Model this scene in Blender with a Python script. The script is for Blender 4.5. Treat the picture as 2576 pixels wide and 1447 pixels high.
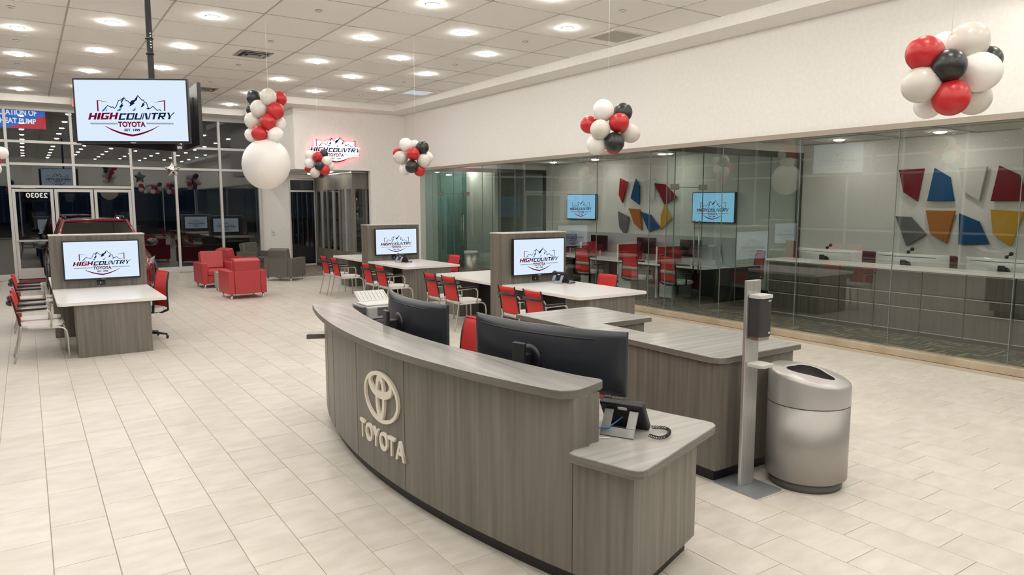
import bpy, bmesh, math, random
from mathutils import Vector, Matrix
random.seed(7)
for o in list(bpy.data.objects): bpy.data.objects.remove(o, do_unlink=True)
SC = bpy.context.scene
COL = SC.collection
PI = math.pi

# ------------------------------------------------------------------ camera
IW, IH, FPX = 2576, 1447, 1792.04
PITCH, YAW, ROLL = 0.116041, 0.596725, -0.0016088
EYE = Vector((0, 0, 2.0))
_f = Vector((math.sin(YAW)*math.cos(PITCH), math.cos(YAW)*math.cos(PITCH), -math.sin(PITCH)))
_r = Vector((math.cos(YAW), -math.sin(YAW), 0)); _u = _r.cross(_f)
CR = math.cos(ROLL)*_r + math.sin(ROLL)*_u
CU = -math.sin(ROLL)*_r + math.cos(ROLL)*_u
cam = bpy.data.cameras.new('camera'); cam.sensor_width = 36; cam.lens = FPX/IW*36
cam.clip_start = .05; cam.clip_end = 400
camo = bpy.data.objects.new('camera', cam); COL.objects.link(camo)
camo.matrix_world = Matrix(((CR.x, CU.x, -_f.x, EYE.x), (CR.y, CU.y, -_f.y, EYE.y), (CR.z, CU.z, -_f.z, EYE.z), (0, 0, 0, 1)))
SC.camera = camo
def ray(x, y): return (x-IW/2)/FPX*CR - (y-IH/2)/FPX*CU + _f
def at_z(x, y, z): d = ray(x, y); return EYE + d*((z-EYE.z)/d.z)
def at_x(x, y, X): d = ray(x, y); return EYE + d*(X/d.x)
def at_y(x, y, Y): d = ray(x, y); return EYE + d*(Y/d.y)

# ------------------------------------------------------------------ world, exposure
w = bpy.data.worlds.new('night'); SC.world = w; w.use_nodes = True
w.node_tree.nodes['Background'].inputs[0].default_value = (.010, .016, .030, 1)
w.node_tree.nodes['Background'].inputs[1].default_value = .35
SC.view_settings.view_transform = 'Standard'; SC.view_settings.look = 'None'
SC.view_settings.gamma = 1; SC.view_settings.use_curve_mapping = False
SC.view_settings.exposure = 0.0
LAMP = 205.0          # radiance of the showroom down-lights
OFFICE_LAMP = 80.0   # radiance of the office down-lights

# ------------------------------------------------------------------ materials
def P(name, col, rough=.5, metal=0., spec=.5, emis=None, es=0., coat=0.):
    m = bpy.data.materials.get(name)
    if m: return m
    m = bpy.data.materials.new(name); m.use_nodes = True
    b = m.node_tree.nodes['Principled BSDF']
    b.inputs['Base Color'].default_value = (*col, 1); b.inputs['Roughness'].default_value = rough
    b.inputs['Metallic'].default_value = metal; b.inputs['Specular IOR Level'].default_value = spec
    b.inputs['Coat Weight'].default_value = coat
    if emis: b.inputs['Emission Color'].default_value = (*emis, 1); b.inputs['Emission Strength'].default_value = es
    return m
def emit(name, col, s):
    m = bpy.data.materials.new(name); m.use_nodes = True; nt = m.node_tree; nt.nodes.clear()
    e = nt.nodes.new('ShaderNodeEmission'); o = nt.nodes.new('ShaderNodeOutputMaterial')
    e.inputs[0].default_value = (*col, 1); e.inputs[1].default_value = s
    nt.links.new(e.outputs[0], o.inputs[0]); return m
def noisy(name, c1, c2, scale=(1, 1, 1), rough=.5, nscale=1., detail=4, bump=0., coords='Object', metal=0., spec=.5, rnd=True, lo=.35, hi=.65, coat=0.):
    """two-tone procedural: stretched noise between c1 and c2"""
    m = P(name, c1, rough, metal, spec, coat=coat); nt = m.node_tree; N = nt.nodes; K = nt.links
    b = N['Principled BSDF']
    tc = N.new('ShaderNodeTexCoord'); mp = N.new('ShaderNodeMapping'); mp.inputs['Scale'].default_value = scale
    K.new(tc.outputs[coords], mp.inputs['Vector'])
    if rnd:
        oi = N.new('ShaderNodeObjectInfo'); mu = N.new('ShaderNodeMath'); mu.operation = 'MULTIPLY'; mu.inputs[1].default_value = 37.
        K.new(oi.outputs['Random'], mu.inputs[0]); K.new(mu.outputs[0], mp.inputs['Location'])
    nz = N.new('ShaderNodeTexNoise'); nz.inputs['Scale'].default_value = nscale; nz.inputs['Detail'].default_value = detail
    K.new(mp.outputs[0], nz.inputs['Vector'])
    cr = N.new('ShaderNodeValToRGB'); cr.color_ramp.elements[0].position = lo; cr.color_ramp.elements[1].position = hi
    cr.color_ramp.elements[0].color = (*c1, 1); cr.color_ramp.elements[1].color = (*c2, 1)
    K.new(nz.outputs['Fac'], cr.inputs[0]); K.new(cr.outputs[0], b.inputs['Base Color'])
    if bump:
        bp = N.new('ShaderNodeBump'); bp.inputs['Strength'].default_value = bump; bp.inputs['Distance'].default_value = .002
        K.new(nz.outputs['Fac'], bp.inputs['Height']); K.new(bp.outputs[0], b.inputs['Normal'])
    return m
def glass(name, tint, refl, rough=0.0):
    m = bpy.data.materials.new(name); m.use_nodes = True; nt = m.node_tree; N = nt.nodes; K = nt.links; N.clear()
    t = N.new('ShaderNodeBsdfTransparent'); t.inputs[0].default_value = (*tint, 1)
    g = N.new('ShaderNodeBsdfGlossy'); g.inputs['Roughness'].default_value = rough
    ge = N.new('ShaderNodeNewGeometry'); dt = N.new('ShaderNodeVectorMath'); dt.operation = 'DOT_PRODUCT'
    K.new(ge.outputs['Normal'], dt.inputs[0]); K.new(ge.outputs['Incoming'], dt.inputs[1])
    def mth(op, a, v, c=None):
        n = N.new('ShaderNodeMath'); n.operation = op; n.use_clamp = op != 'ABSOLUTE'
        if op == 'SUBTRACT': n.inputs[0].default_value = v; K.new(a, n.inputs[1])
        else:
            K.new(a, n.inputs[0]); n.inputs[1].default_value = v
        return n
    fr = mth('POWER', mth('SUBTRACT', mth('ABSOLUTE', dt.outputs['Value'], 0).outputs[0], 1.).outputs[0], 5.)
    ad = mth('ADD', fr.outputs[0], refl)
    mx = N.new('ShaderNodeMixShader'); o = N.new('ShaderNodeOutputMaterial')
    K.new(ad.outputs[0], mx.inputs[0])
    K.new(t.outputs[0], mx.inputs[1]); K.new(g.outputs[0], mx.inputs[2]); K.new(mx.outputs[0], o.inputs[0])
    return m
M = {}
M['wall'] = noisy('wall_paint', (.80, .775, .73), (.835, .81, .765), (3, 3, 3), .7, 6., 3, .05, rnd=False)
M['wall_far'] = M['wall']
M['grout'] = P('grout', (.42, .35, .27), .9)
M['tee'] = P('tee_bar', (.48, .45, .39), .6)
M['panel'] = noisy('ceiling_board', (.84, .82, .775), (.88, .86, .815), (1, 1, 1), .85, 90., 2, .15)
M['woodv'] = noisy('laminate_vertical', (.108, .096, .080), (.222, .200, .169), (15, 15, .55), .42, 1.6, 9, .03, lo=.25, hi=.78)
M['woodx_lit'] = noisy('laminate_lit_along_x', (.270, .256, .237), (.425, .406, .382), (.8, 15, 15), .22, 1.6, 9, .02, lo=.25, hi=.78)  # same laminate on tops, paler: ceiling reflection put into the colour
M['woody_lit'] = noisy('laminate_lit_along_y', (.215, .202, .186), (.345, .328, .308), (15, .8, 15), .22, 1.6, 9, .02, lo=.25, hi=.78)  # ledge copy, its reflected brightness also put into the colour
M['wood_dark'] = noisy('laminate_dark', (.050, .045, .035), (.105, .095, .076), (15, 15, .55), .42, 1.6, 9, .03, lo=.25, hi=.78)
M['wood_edge_shade'] = noisy('laminate_edge_shade', (.105, .094, .080), (.185, .168, .146), (1.2, 1.2, 40), .4, 1.6, 6, lo=.25, hi=.78)  # same laminate as the tops, shade of the sides put into the colour
M['kick'] = P('black_rubber_base', (.018, .016, .014), .5)
M['white_top'] = P('white_solid_surface', (.80, .76, .74), .25)
M['black'] = P('black_plastic', (.010, .010, .012), .38)
M['blackm'] = P('black_matte', (.014, .014, .015), .6)
M['navy_pl'] = noisy('monitor_shell', (.017, .020, .026), (.021, .024, .031), (1, 1, 1), .36, 200., 1)
M['grey_pl'] = P('printer_grey', (.33, .33, .32), .5)
M['ltgrey_pl'] = P('printer_light', (.50, .50, .47), .5)
M['dk_pl'] = P('printer_dark', (.075, .075, .075), .45)
M['red_mesh'] = noisy('red_mesh_fabric', (.50, .018, .015), (.57, .028, .023), (1, 1, 1), .65, 260., 1, .2)
M['red_office'] = noisy('red_divider_fabric', (.36, .014, .020), (.42, .020, .026), (1, 1, 1), .8, 220., 1, .1)
M['red_vinyl'] = noisy('red_vinyl', (.40, .036, .042), (.45, .048, .053), (1, 1, 1), .42, 60., 3, .05)
M['grey_vinyl'] = noisy('charcoal_upholstery', (.095, .086, .076), (.125, .113, .100), (1, 1, 1), .6, 160., 2, .1)
M['seat_white'] = P('seat_pad_white', (.66, .64, .61), .55)
M['tube'] = P('silver_tube', (.55, .53, .50), .32, .6)
M['chrome'] = P('chrome', (.80, .80, .80), .12, 1.)
M['alum'] = noisy('brushed_aluminium', (.50, .50, .49), (.60, .60, .59), (60, 60, 1), .36, 3., 3, metal=.75)
M['alum_frame'] = P('anodised_mullion', (.58, .565, .54), .42, .25)
M['bronze'] = P('dark_bronze_channel', (.11, .098, .085), .40, .5)
M['steel'] = P('brushed_steel', (.46, .43, .38), .30, .9)
M['bin'] = noisy('metallic_grey_paint', (.33, .31, .285), (.38, .355, .33), (1, 1, 1), .38, 400., 1, metal=.45)
M['bin_rim'] = P('metallic_grey_lid', (.46, .44, .42), .28, .35)
M['gl_main'] = glass('clear_glass', (.915, .945, .930), .075)
M['gl_part'] = glass('green_glass', (.900, .945, .925), .03)
M['gl_teal'] = glass('teal_glass', (.56, .74, .72), .03)
M['gl_night'] = glass('storefront_glass', (.80, .83, .82), .095)
M['gl_car'] = glass('car_glass', (.30, .33, .33), .12)
M['gl_edge'] = P('glass_edge', (.40, .62, .60), .15, emis=(.3, .6, .58), es=.0)
M['frost'] = P('frosted_panel', (.40, .42, .42), .5)
M['carpet'] = None
M['lens'] = emit('downlight_lens', (1.0, .975, .925), LAMP)
M['lens_office'] = emit('office_downlight_lens', (1.0, .95, .86), OFFICE_LAMP)
M['screen'] = emit('lcd_screen_white', (.74, .86, 1.0), .98)
M['lg_red'] = emit('screen_red', (.165, .004, .022), 1.)
M['lg_navy'] = emit('screen_navy', (.005, .015, .050), 1.)
M['lg_blue'] = emit('screen_blue', (.03, .16, .45), 1.)
M['screen_dim'] = emit('lcd_screen_pale_blue', (.30, .60, .86), .95)
M['letter'] = P('cream_letter', (.80, .74, .63), .45)
M['bl_white'] = P('white_latex', (.80, .76, .72), .32)
M['bl_grey'] = P('pearl_grey_latex', (.60, .56, .50), .30)
M['bl_red'] = P('red_latex', (.48, .018, .020), .34)
M['bl_black'] = P('black_latex', (.020, .019, .019), .34)
M['string'] = P('white_string', (.8, .8, .78), .6)
M['foil'] = noisy('crinkled_silver_foil', (.75, .73, .71), (.9, .88, .86), (1, 1, 1), .12, 14., 3, 1.0, metal=1.)
M['blue_cord'] = P('blue_cord', (.02, .14, .42), .4)
M['white_pl'] = P('white_plastic', (.75, .74, .72), .4)
M['phone_silver'] = P('phone_silver', (.30, .30, .30), .35, .3)
M['car_red'] = P('car_paint_dark_red', (.17, .006, .012), .22, .35, coat=1.)
M['car_black'] = P('car_black_trim', (.012, .012, .013), .3)
M['tyre'] = P('tyre_rubber', (.015, .015, .015), .8)
M['lamp_glass'] = P('headlamp_chrome', (.55, .55, .56), .1, .8)

def make_tile_mat():
    m = P('porcelain_tile', (.75, .69, .6), .33, spec=.45); nt = m.node_tree; N = nt.nodes; K = nt.links; b = N['Principled BSDF']
    g = N.new('ShaderNodeNewGeometry'); oi = N.new('ShaderNodeObjectInfo')
    ad = N.new('ShaderNodeMath'); ad.operation = 'ADD'; K.new(g.outputs['Random Per Island'], ad.inputs[0]); K.new(oi.outputs['Random'], ad.inputs[1])
    wn = N.new('ShaderNodeTexWhiteNoise'); wn.noise_dimensions = '1D'; K.new(ad.outputs[0], wn.inputs['W'])
    mp = N.new('ShaderNodeMapping'); mp.inputs['Scale'].default_value = (4.5, 11, 1)
    K.new(g.outputs['Position'], mp.inputs[0])
    vadd = N.new('ShaderNodeVectorMath'); vadd.operation = 'ADD'; K.new(mp.outputs[0], vadd.inputs[0]); K.new(wn.outputs['Color'], vadd.inputs[1])
    sc = N.new('ShaderNodeVectorMath'); sc.operation = 'SCALE'; sc.inputs[3].default_value = 9.; K.new(wn.outputs['Color'], sc.inputs[0])
    K.new(sc.outputs[0], vadd.inputs[1])
    nz = N.new('ShaderNodeTexNoise'); nz.inputs['Scale'].default_value = .9; nz.inputs['Detail'].default_value = 5; K.new(vadd.outputs[0], nz.inputs['Vector'])
    cr = N.new('ShaderNodeValToRGB'); cr.color_ramp.elements[0].position = .28; cr.color_ramp.elements[1].position = .66
    cr.color_ramp.elements[0].color = (.555, .505, .435, 1); cr.color_ramp.elements[1].color = (.645, .605, .545, 1)
    K.new(nz.outputs['Fac'], cr.inputs[0])
    mr = N.new('ShaderNodeMapRange'); mr.inputs[3].default_value = .95; mr.inputs[4].default_value = 1.03; K.new(wn.outputs['Value'], mr.inputs[0])
    mx = N.new('ShaderNodeVectorMath'); mx.operation = 'SCALE'; K.new(cr.outputs[0], mx.inputs[0]); K.new(mr.outputs[0], mx.inputs[3])
    K.new(mx.outputs[0], b.inputs['Base Color'])
    bp = N.new('ShaderNodeBump'); bp.inputs['Strength'].default_value = .25; bp.inputs['Distance'].default_value = .0015
    n2 = N.new('ShaderNodeTexNoise'); n2.inputs['Scale'].default_value = 60; K.new(g.outputs['Position'], n2.inputs['Vector'])
    K.new(n2.outputs['Fac'], bp.inputs['Height']); K.new(bp.outputs[0], b.inputs['Normal'])
    return m
M['tile'] = make_tile_mat()
def make_carpet(name, c1, c2, c3):
    """carpet planks: dark ground with broken pale stripes, alternate planks turned"""
    m = P(name, c1, .95, spec=.1); nt = m.node_tree; N = nt.nodes; K = nt.links; b = N['Principled BSDF']
    g = N.new('ShaderNodeNewGeometry'); sx = N.new('ShaderNodeSeparateXYZ'); K.new(g.outputs['Position'], sx.inputs[0])
    def mth(op, a, bb=None, v=None):
        n = N.new('ShaderNodeMath'); n.operation = op
        K.new(a, n.inputs[0])
        if bb is not None: K.new(bb, n.inputs[1])
        elif v is not None: n.inputs[1].default_value = v
        return n.outputs[0]
    ci = mth('FLOOR', mth('DIVIDE', sx.outputs['X'], v=.61)); cj = mth('FLOOR', mth('DIVIDE', sx.outputs['Y'], v=.61))
    par = mth('MODULO', mth('ABSOLUTE', mth('ADD', ci, cj)), v=2.)
    mixv = N.new('ShaderNodeMix'); mixv.data_type = 'VECTOR'; K.new(par, mixv.inputs[0])
    ma = N.new('ShaderNodeMapping'); ma.inputs['Scale'].default_value = (26, 2.2, 1); K.new(g.outputs['Position'], ma.inputs[0])
    mb = N.new('ShaderNodeMapping'); mb.inputs['Scale'].default_value = (2.2, 26, 1); K.new(g.outputs['Position'], mb.inputs[0])
    K.new(ma.outputs[0], mixv.inputs[4]); K.new(mb.outputs[0], mixv.inputs[5])
    nz = N.new('ShaderNodeTexNoise'); nz.inputs['Scale'].default_value = 1.; nz.inputs['Detail'].default_value = 1.; K.new(mixv.outputs[1], nz.inputs['Vector'])
    cr = N.new('ShaderNodeValToRGB'); e = cr.color_ramp.elements
    e[0].position = .3; e[0].color = (*c1, 1); e[1].position = .56; e[1].color = (*c2, 1)
    n3 = e.new(.60); n3.color = (*c3, 1)
    K.new(nz.outputs['Fac'], cr.inputs[0]); K.new(cr.outputs[0], b.inputs['Base Color'])
    return m
M['carpet'] = make_carpet('office_carpet', (.034, .032, .025), (.060, .056, .042), (.26, .235, .125))
M['carpet2'] = make_carpet('walkoff_carpet', (.14, .12, .10), (.20, .175, .14), (.27, .24, .19))
M['asphalt'] = noisy('night_asphalt', (.02, .02, .022), (.035, .035, .037), (1, 1, 1), .7, 3., 4, rnd=False)

# ------------------------------------------------------------------ mesh helpers
class MB:
    def __init__(s): s.bm = bmesh.new(); s.mi = 0
    def _face(s, vs, smooth=False):
        try:
            f = s.bm.faces.new(vs); f.material_index = s.mi; f.smooth = smooth; return f
        except ValueError: return None
    def box(s, x0, y0, z0, x1, y1, z1, bev=0., seg=2, mat=None):
        x0, x1 = sorted((x0, x1)); y0, y1 = sorted((y0, y1)); z0, z1 = sorted((z0, z1))
        c = [(x0,y0,z0),(x1,y0,z0),(x1,y1,z0),(x0,y1,z0),(x0,y0,z1),(x1,y0,z1),(x1,y1,z1),(x0,y1,z1)]
        vs = [s.bm.verts.new(mat @ Vector(p) if mat else p) for p in c]
        fs = [s._face([vs[i] for i in q]) for q in ((0,3,2,1),(4,5,6,7),(0,1,5,4),(1,2,6,5),(2,3,7,6),(3,0,4,7))]
        if bev > 0:
            ed = list({e for f in fs for e in f.edges})
            r = bmesh.ops.bevel(s.bm, geom=ed, offset=bev, segments=seg, affect='EDGES', profile=.5)
            for f in r['faces']: f.material_index = s.mi; f.smooth = seg > 1
        return s
    def prism(s, poly, z0, z1, bev=0., axis='z', seg=2, side=None):
        """extrude a polygon; axis z: poly=(x,y); x: poly=(y,z); y: poly=(x,z)"""
        def mk(p, h):
            return {'z': (p[0], p[1], h), 'x': (h, p[0], p[1]), 'y': (p[0], h, p[1])}[axis]
        a = [s.bm.verts.new(mk(p, z0)) for p in poly]; b = [s.bm.verts.new(mk(p, z1)) for p in poly]
        n = len(poly); fs = [s._face(a[::-1]), s._face(b)]
        for i in range(n): fs.append(s._face([a[i], a[(i+1) % n], b[(i+1) % n], b[i]]))
        fs = [f for f in fs if f]
        if side is not None:
            for f in fs[2:]: f.material_index = side
        if bev > 0:
            ed = [e for e in fs[0].edges] + [e for e in fs[1].edges]
            r = bmesh.ops.bevel(s.bm, geom=ed, offset=bev, segments=seg, affect='EDGES')
            for f in r['faces']: f.material_index = s.mi
        return s
    def tube(s, pts, r, n=8, cap=True, closed=False):
        pts = [Vector(p) for p in pts]; rings = []; up = None
        for i, p in enumerate(pts):
            if closed: t = pts[(i+1) % len(pts)] - pts[i-1]
            else: t = (pts[min(i+1, len(pts)-1)] - pts[max(i-1, 0)])
            t.normalize()
            if up is None:
                up = Vector((0, 0, 1)) if abs(t.z) < .9 else Vector((1, 0, 0))
            u = (up - t*up.dot(t)).normalized(); v = t.cross(u); up = u
            rr = r[i] if isinstance(r, (list, tuple)) else r
            rings.append([s.bm.verts.new(p + rr*(math.cos(2*PI*k/n)*u + math.sin(2*PI*k/n)*v)) for k in range(n)])
        m = len(rings)
        for i in range(m if closed else m-1):
            a, b = rings[i], rings[(i+1) % m]
            for k in range(n): s._face([a[k], a[(k+1) % n], b[(k+1) % n], b[k]], True)
        if cap and not closed: s._face(rings[0][::-1]); s._face(rings[-1])
        return s
    def lathe(s, prof, n=24, c=(0, 0, 0), axis='z', smooth=True):
        rings = []
        for r, h in prof:
            ring = []
            for k in range(n):
                a = 2*PI*k/n
                p = {'z': (r*math.cos(a), r*math.sin(a), h), 'y': (r*math.cos(a), h, r*math.sin(a)), 'x': (h, r*math.cos(a), r*math.sin(a))}[axis]
                ring.append(s.bm.verts.new((p[0]+c[0], p[1]+c[1], p[2]+c[2])))
            rings.append(ring)
        for i in range(len(rings)-1):
            for k in range(n): s._face([rings[i][k], rings[i][(k+1) % n], rings[i+1][(k+1) % n], rings[i+1][k]], smooth)
        s._face(rings[0][::-1]); s._face(rings[-1])
        return s
    def ball(s, c, rx, ry=None, rz=None, rot=None, nu=20, nv=12):
        ry = ry or rx; rz = rz or rx; c = Vector(c); R = rot or Matrix.Identity(3)
        top = s.bm.verts.new(c + R @ Vector((0, 0, rz))); bot = s.bm.verts.new(c + R @ Vector((0, 0, -rz))); rings = []
        for j in range(1, nv):
            t = PI*j/nv
            rings.append([s.bm.verts.new(c + R @ Vector((rx*math.sin(t)*math.cos(2*PI*k/nu), ry*math.sin(t)*math.sin(2*PI*k/nu), rz*math.cos(t)))) for k in range(nu)])
        for k in range(nu):
            s._face([top, rings[0][k], rings[0][(k+1) % nu]], True); s._face([bot, rings[-1][(k+1) % nu], rings[-1][k]], True)
            for j in range(len(rings)-1): s._face([rings[j][k], rings[j+1][k], rings[j+1][(k+1) % nu], rings[j][(k+1) % nu]], True)
        return s
    def grid(s, f, nu, nv, thick=None, closed_u=False):
        """surface f(u,v)->point, u,v in 0..1; thick: second surface function for the back side"""
        def sheet(fn): return [[s.bm.verts.new(fn(i/nu, j/nv)) for j in range(nv+1)] for i in range(nu+1)]
        A = sheet(f)
        for i in range(nu):
            for j in range(nv): s._face([A[i][j], A[i+1][j], A[i+1][j+1], A[i][j+1]], True)
        if thick:
            B = sheet(thick)
            for i in range(nu):
                for j in range(nv): s._face([B[i][j], B[i][j+1], B[i+1][j+1], B[i+1][j]], True)
            for i in range(nu):
                s._face([A[i][0], B[i][0], B[i+1][0], A[i+1][0]]); s._face([A[i][nv], A[i+1][nv], B[i+1][nv], B[i][nv]])
            for j in range(nv):
                s._face([A[0][j], A[0][j+1], B[0][j+1], B[0][j]]); s._face([A[nu][j], B[nu][j], B[nu][j+1], A[nu][j+1]])
        return s
    def poly(s, pts): s._face([s.bm.verts.new(p) for p in pts]); return s
    def mesh(s, name):
        bmesh.ops.recalc_face_normals(s.bm, faces=s.bm.faces[:])
        me = bpy.data.meshes.new(name); s.bm.to_mesh(me); s.bm.free(); return me
    def obj(s, name, mat, parent=None):
        me = s.mesh(name)
        for m in (mat if isinstance(mat, (list, tuple)) else [mat]): me.materials.append(M[m] if isinstance(m, str) else m)
        return link(name, me, parent)
def link(name, me, parent=None):
    o = bpy.data.objects.new(name, me); COL.objects.link(o)
    if parent is not None: o.parent = parent
    return o
def tag(o, label, cat, group=None):
    o['label'] = label; o['category'] = cat
    if group: o['group'] = group
    return o
def thing(name, label, cat, loc=(0, 0, 0), rz=0., group=None):
    o = bpy.data.objects.new(name, None); COL.objects.link(o); o.empty_display_size = .1
    o.location = loc; o.rotation_euler = (0, 0, rz)
    return tag(o, label, cat, group)
def struct(o, label=None):
    o['kind'] = 'structure'
    if label: o['label'] = label
    return o
def sthing(name, label=None, loc=(0, 0, 0)):
    o = bpy.data.objects.new(name, None); COL.objects.link(o); o.empty_display_size = .1; o.location = loc
    return struct(o, label)
def dup(root, loc, rz, label, group=None):
    r = root.copy(); COL.objects.link(r); r.location = loc; r.rotation_euler = (0, 0, rz); r['label'] = label
    if group: r['group'] = group
    for ch in list(root.children):
        c = ch.copy(); COL.objects.link(c); c.parent = r
        for g in list(ch.children):
            d = g.copy(); COL.objects.link(d); d.parent = c
    return r
def arc(cx, cy, r, a0, a1, n=6): return [(cx+r*math.cos(math.radians(a0+(a1-a0)*i/n)), cy+r*math.sin(math.radians(a0+(a1-a0)*i/n))) for i in range(n+1)]
def rrect(x0, y0, x1, y1, r, n=5):
    return arc(x1-r, y1-r, r, 0, 90, n)+arc(x0+r, y1-r, r, 90, 180, n)+arc(x0+r, y0+r, r, 180, 270, n)+arc(x1-r, y0+r, r, 270, 360, n)
def text_mesh(body, size=1., extrude=0., offset=0., shear=0., align='CENTER', spacing=1.):
    cu = bpy.data.curves.new('t', 'FONT'); cu.body = body; cu.size = size; cu.extrude = extrude; cu.offset = offset
    cu.shear = shear; cu.align_x = align; cu.space_character = spacing; cu.resolution_u = 4
    o = bpy.data.objects.new('t', cu); COL.objects.link(o); bpy.context.view_layer.update()
    me = bpy.data.meshes.new_from_object(o.evaluated_get(bpy.context.evaluated_depsgraph_get()))
    bpy.data.objects.remove(o, do_unlink=True); bpy.data.curves.remove(cu); return me
def fit_verts(me, x0, x1, y0, y1):
    xs = [v.co.x for v in me.vertices]; ys = [v.co.y for v in me.vertices]
    ax, bx, ay, by = min(xs), max(xs), min(ys), max(ys)
    for v in me.vertices:
        v.co.x = x0+(v.co.x-ax)/(bx-ax)*(x1-x0); v.co.y = y0+(v.co.y-ay)/(by-ay)*(y1-y0)
    return me

# ================================================================== STRUCTURE
CEIL = 4.81; SOFF = 4.64; GX0, GY0, GS = .6977, 12.327, 1.2168
TW, TL = .30665, .609
# ---- floor: grout bed with tiles
floor = struct(MB().box(-6, -5, -.12, 9.5, 23.3, -.004).obj('floor', 'grout'), 'cream porcelain tile floor of the showroom')
def tile_on(x, y):
    return not (x > 5.62 and y > 19.72) and -6 < x and x+TW < 9.46 and y > -5 and y+TL < 23.3
tiles = []
for k in range(-20, 32):
    x = -.0002 + (k-1)*TW
    y0 = 6.345 + .203*(k-1)
    y0 -= math.floor((y0+5)/TL)*TL
    y = y0
    while y < 23.3:
        if tile_on(x, y): tiles.append((x, y))
        y += TL
def in_view(x, y, z=0.):
    v = Vector((x, y, z))-EYE; d = v.dot(_f)
    if d < .3: return None
    px, py = IW/2+FPX*v.dot(CR)/d, IH/2-FPX*v.dot(CU)/d
    return (px, py, d) if -60 < px < IW+60 and -20 < py < IH+60 else None
vis = []
for t in tiles:
    cx, cy = t[0]+TW/2, t[1]+TL/2
    q = in_view(cx, cy)
    hidden = (2.25 < cx < 4.9 and 2.9 < cy < 6.9) or (6.2 < cx < 7.4 and 7.6 < cy < 17)
    if q and not hidden: vis.append((q[2], t))
vis.sort(); near = {t for _, t in vis[:300]}
G2 = .0022
tile_me = MB().box(G2, G2, -.012, TW-G2, TL-G2, 0, .0012, 1).mesh('tile'); tile_me.materials.append(M['tile'])
for t in near:
    o = link('tile', tile_me, floor); o.location = (t[0], t[1], 0)
far_b = MB()
for t in tiles:
    if t not in near: far_b.box(t[0]+G2, t[1]+G2, -.012, t[0]+TW-G2, t[1]+TL-G2, 0)
o = far_b.obj('tile_field', 'tile', floor); o['kind'] = 'stuff'
f2 = struct(MB().box(9.5, -5, -.12, 13.6, 20.8, 0).obj('floor', 'carpet'), 'dark striped carpet floor of the glass offices')
f3 = struct(MB().box(5.62, 19.72, -.01, 9.5, 23.6, .001).obj('floor', 'carpet2'), 'brown striped walk-off carpet in the display nook')

# ---- ceiling: boards in an exposed 4 ft grid
ceiling = struct(MB().box(-6.2, -5.2, 4.96, 9.7, 23.7, 5.06).obj('ceiling', 'wall'), 'white suspended ceiling with large square boards')
cb = MB().box(.012, .012, 0, GS-.012, GS-.012, .015, .003, 1).mesh('ceiling_board'); cb.materials.append(M['panel'])
XE, YE, XN, YN = 8.88, 22.45, 5.55, 19.04
xs = [GX0+GS*i for i in range(-6, 8)]; ys = [GY0+GS*j for j in range(-15, 10)]
for x in xs:
    for y in ys:
        x1, y1 = min(x+GS, XE), min(y+GS, YE); x0, y0 = max(x, -6), max(y, -5)
        if x >= XN-.01 - GS+.6 and x1 > XN+.05:
            y1 = min(y1, YN) if x0 > XN-.4 else y1
        if x1-x0 < .1 or y1-y0 < .1: continue
        if abs(x1-x-GS) < 1e-4 and abs(y1-y-GS) < 1e-4 and x0 == x and y0 == y:
            o = link('ceiling_board', cb, ceiling)
        else:
            o = MB().box(x0+.012-x, y0+.012-y, 0, x1-x-.004, y1-y-.004, .015).obj('ceiling_board', 'panel', ceiling)
        o.location = (x, y, CEIL+.004)
for x in xs[1:]:
    if x < XE: MB().box(x-.012, -5, CEIL, x+.012, YE if x < XN else YN, CEIL+.03).obj('grid_tee', 'tee', ceiling)
for y in ys[1:]:
    if y < YE and y > -5: MB().box(-6, y-.012, CEIL, XE if y < YN else XN, y+.012, CEIL+.03).obj('grid_tee', 'tee', ceiling)

# ---- soffit ring
sf = MB(); sf.box(XE, -5, SOFF, 9.5, 19.7, 4.98); sf.box(XN, YN, SOFF, XE, 19.7, 4.98); sf.box(XN, 19.7, SOFF, 6.2, 23.45, 4.98); sf.box(-6, YE, SOFF, XN, 23.45, 4.98)
struct(sf.obj('trim_1', 'wall'), 'plain dropped soffit running round the ceiling edge')
# ---- walls
wr = MB(); wr.box(9.5, -5, 3.04, 9.66, 19.7, 5.); wr.box(9.5, 18.72, 0, 9.66, 19.7, 3.04)
struct(wr.obj('wall_right', 'wall'), 'plain cream wall above the office glass')
wf = MB(); wf.box(6.2, 19.7, 2.98, 9.66, 23.5, 5.); wf.box(8.40, 19.7, 0, 9.66, 19.86, 2.98); wf.box(6.2, 23.34, 0, 7.12, 23.5, 2.98); wf.box(8.0, 23.34, 0, 9.66, 23.5, 2.98); wf.box(7.12, 23.36, 2.86, 8.0, 23.5, 2.98)
struct(wf.obj('wall_far', 'wall'), 'cream end wall with the recessed display nook')
struct(MB().box(-6.2, -5.2, 3.2, 13.6, -5, 5.).box(9.5, -5.2, 0, 13.6, -5, 3.2).obj('wall_back', 'wall'), 'plain cream wall above the glazing behind the reception')
struct(MB().box(-6, 23.3, 4.58, 6.2, 23.46, 5.).obj('wall_entrance', 'wall'), 'cream wall strip above the entrance glazing')
ob = MB(); ob.box(13.45, -2, 0, 13.6, 20.7, 3.3); ob.box(9.66, -2.1, 0, 13.6, -2, 3.3); ob.box(9.66, 20.6, 0, 13.6, 20.75, 3.3); ob.box(12.0, 18.6, 0, 12.12, 20.6, 3.2)
struct(ob.obj('wall_office', 'wall'), 'cream back walls of the glass offices')
oc = struct(MB().box(9.66, -2.1, 3.2, 13.6, 20.7, 3.3).obj('ceiling', 'panel'), 'white tile ceiling of the glass offices')
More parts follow.
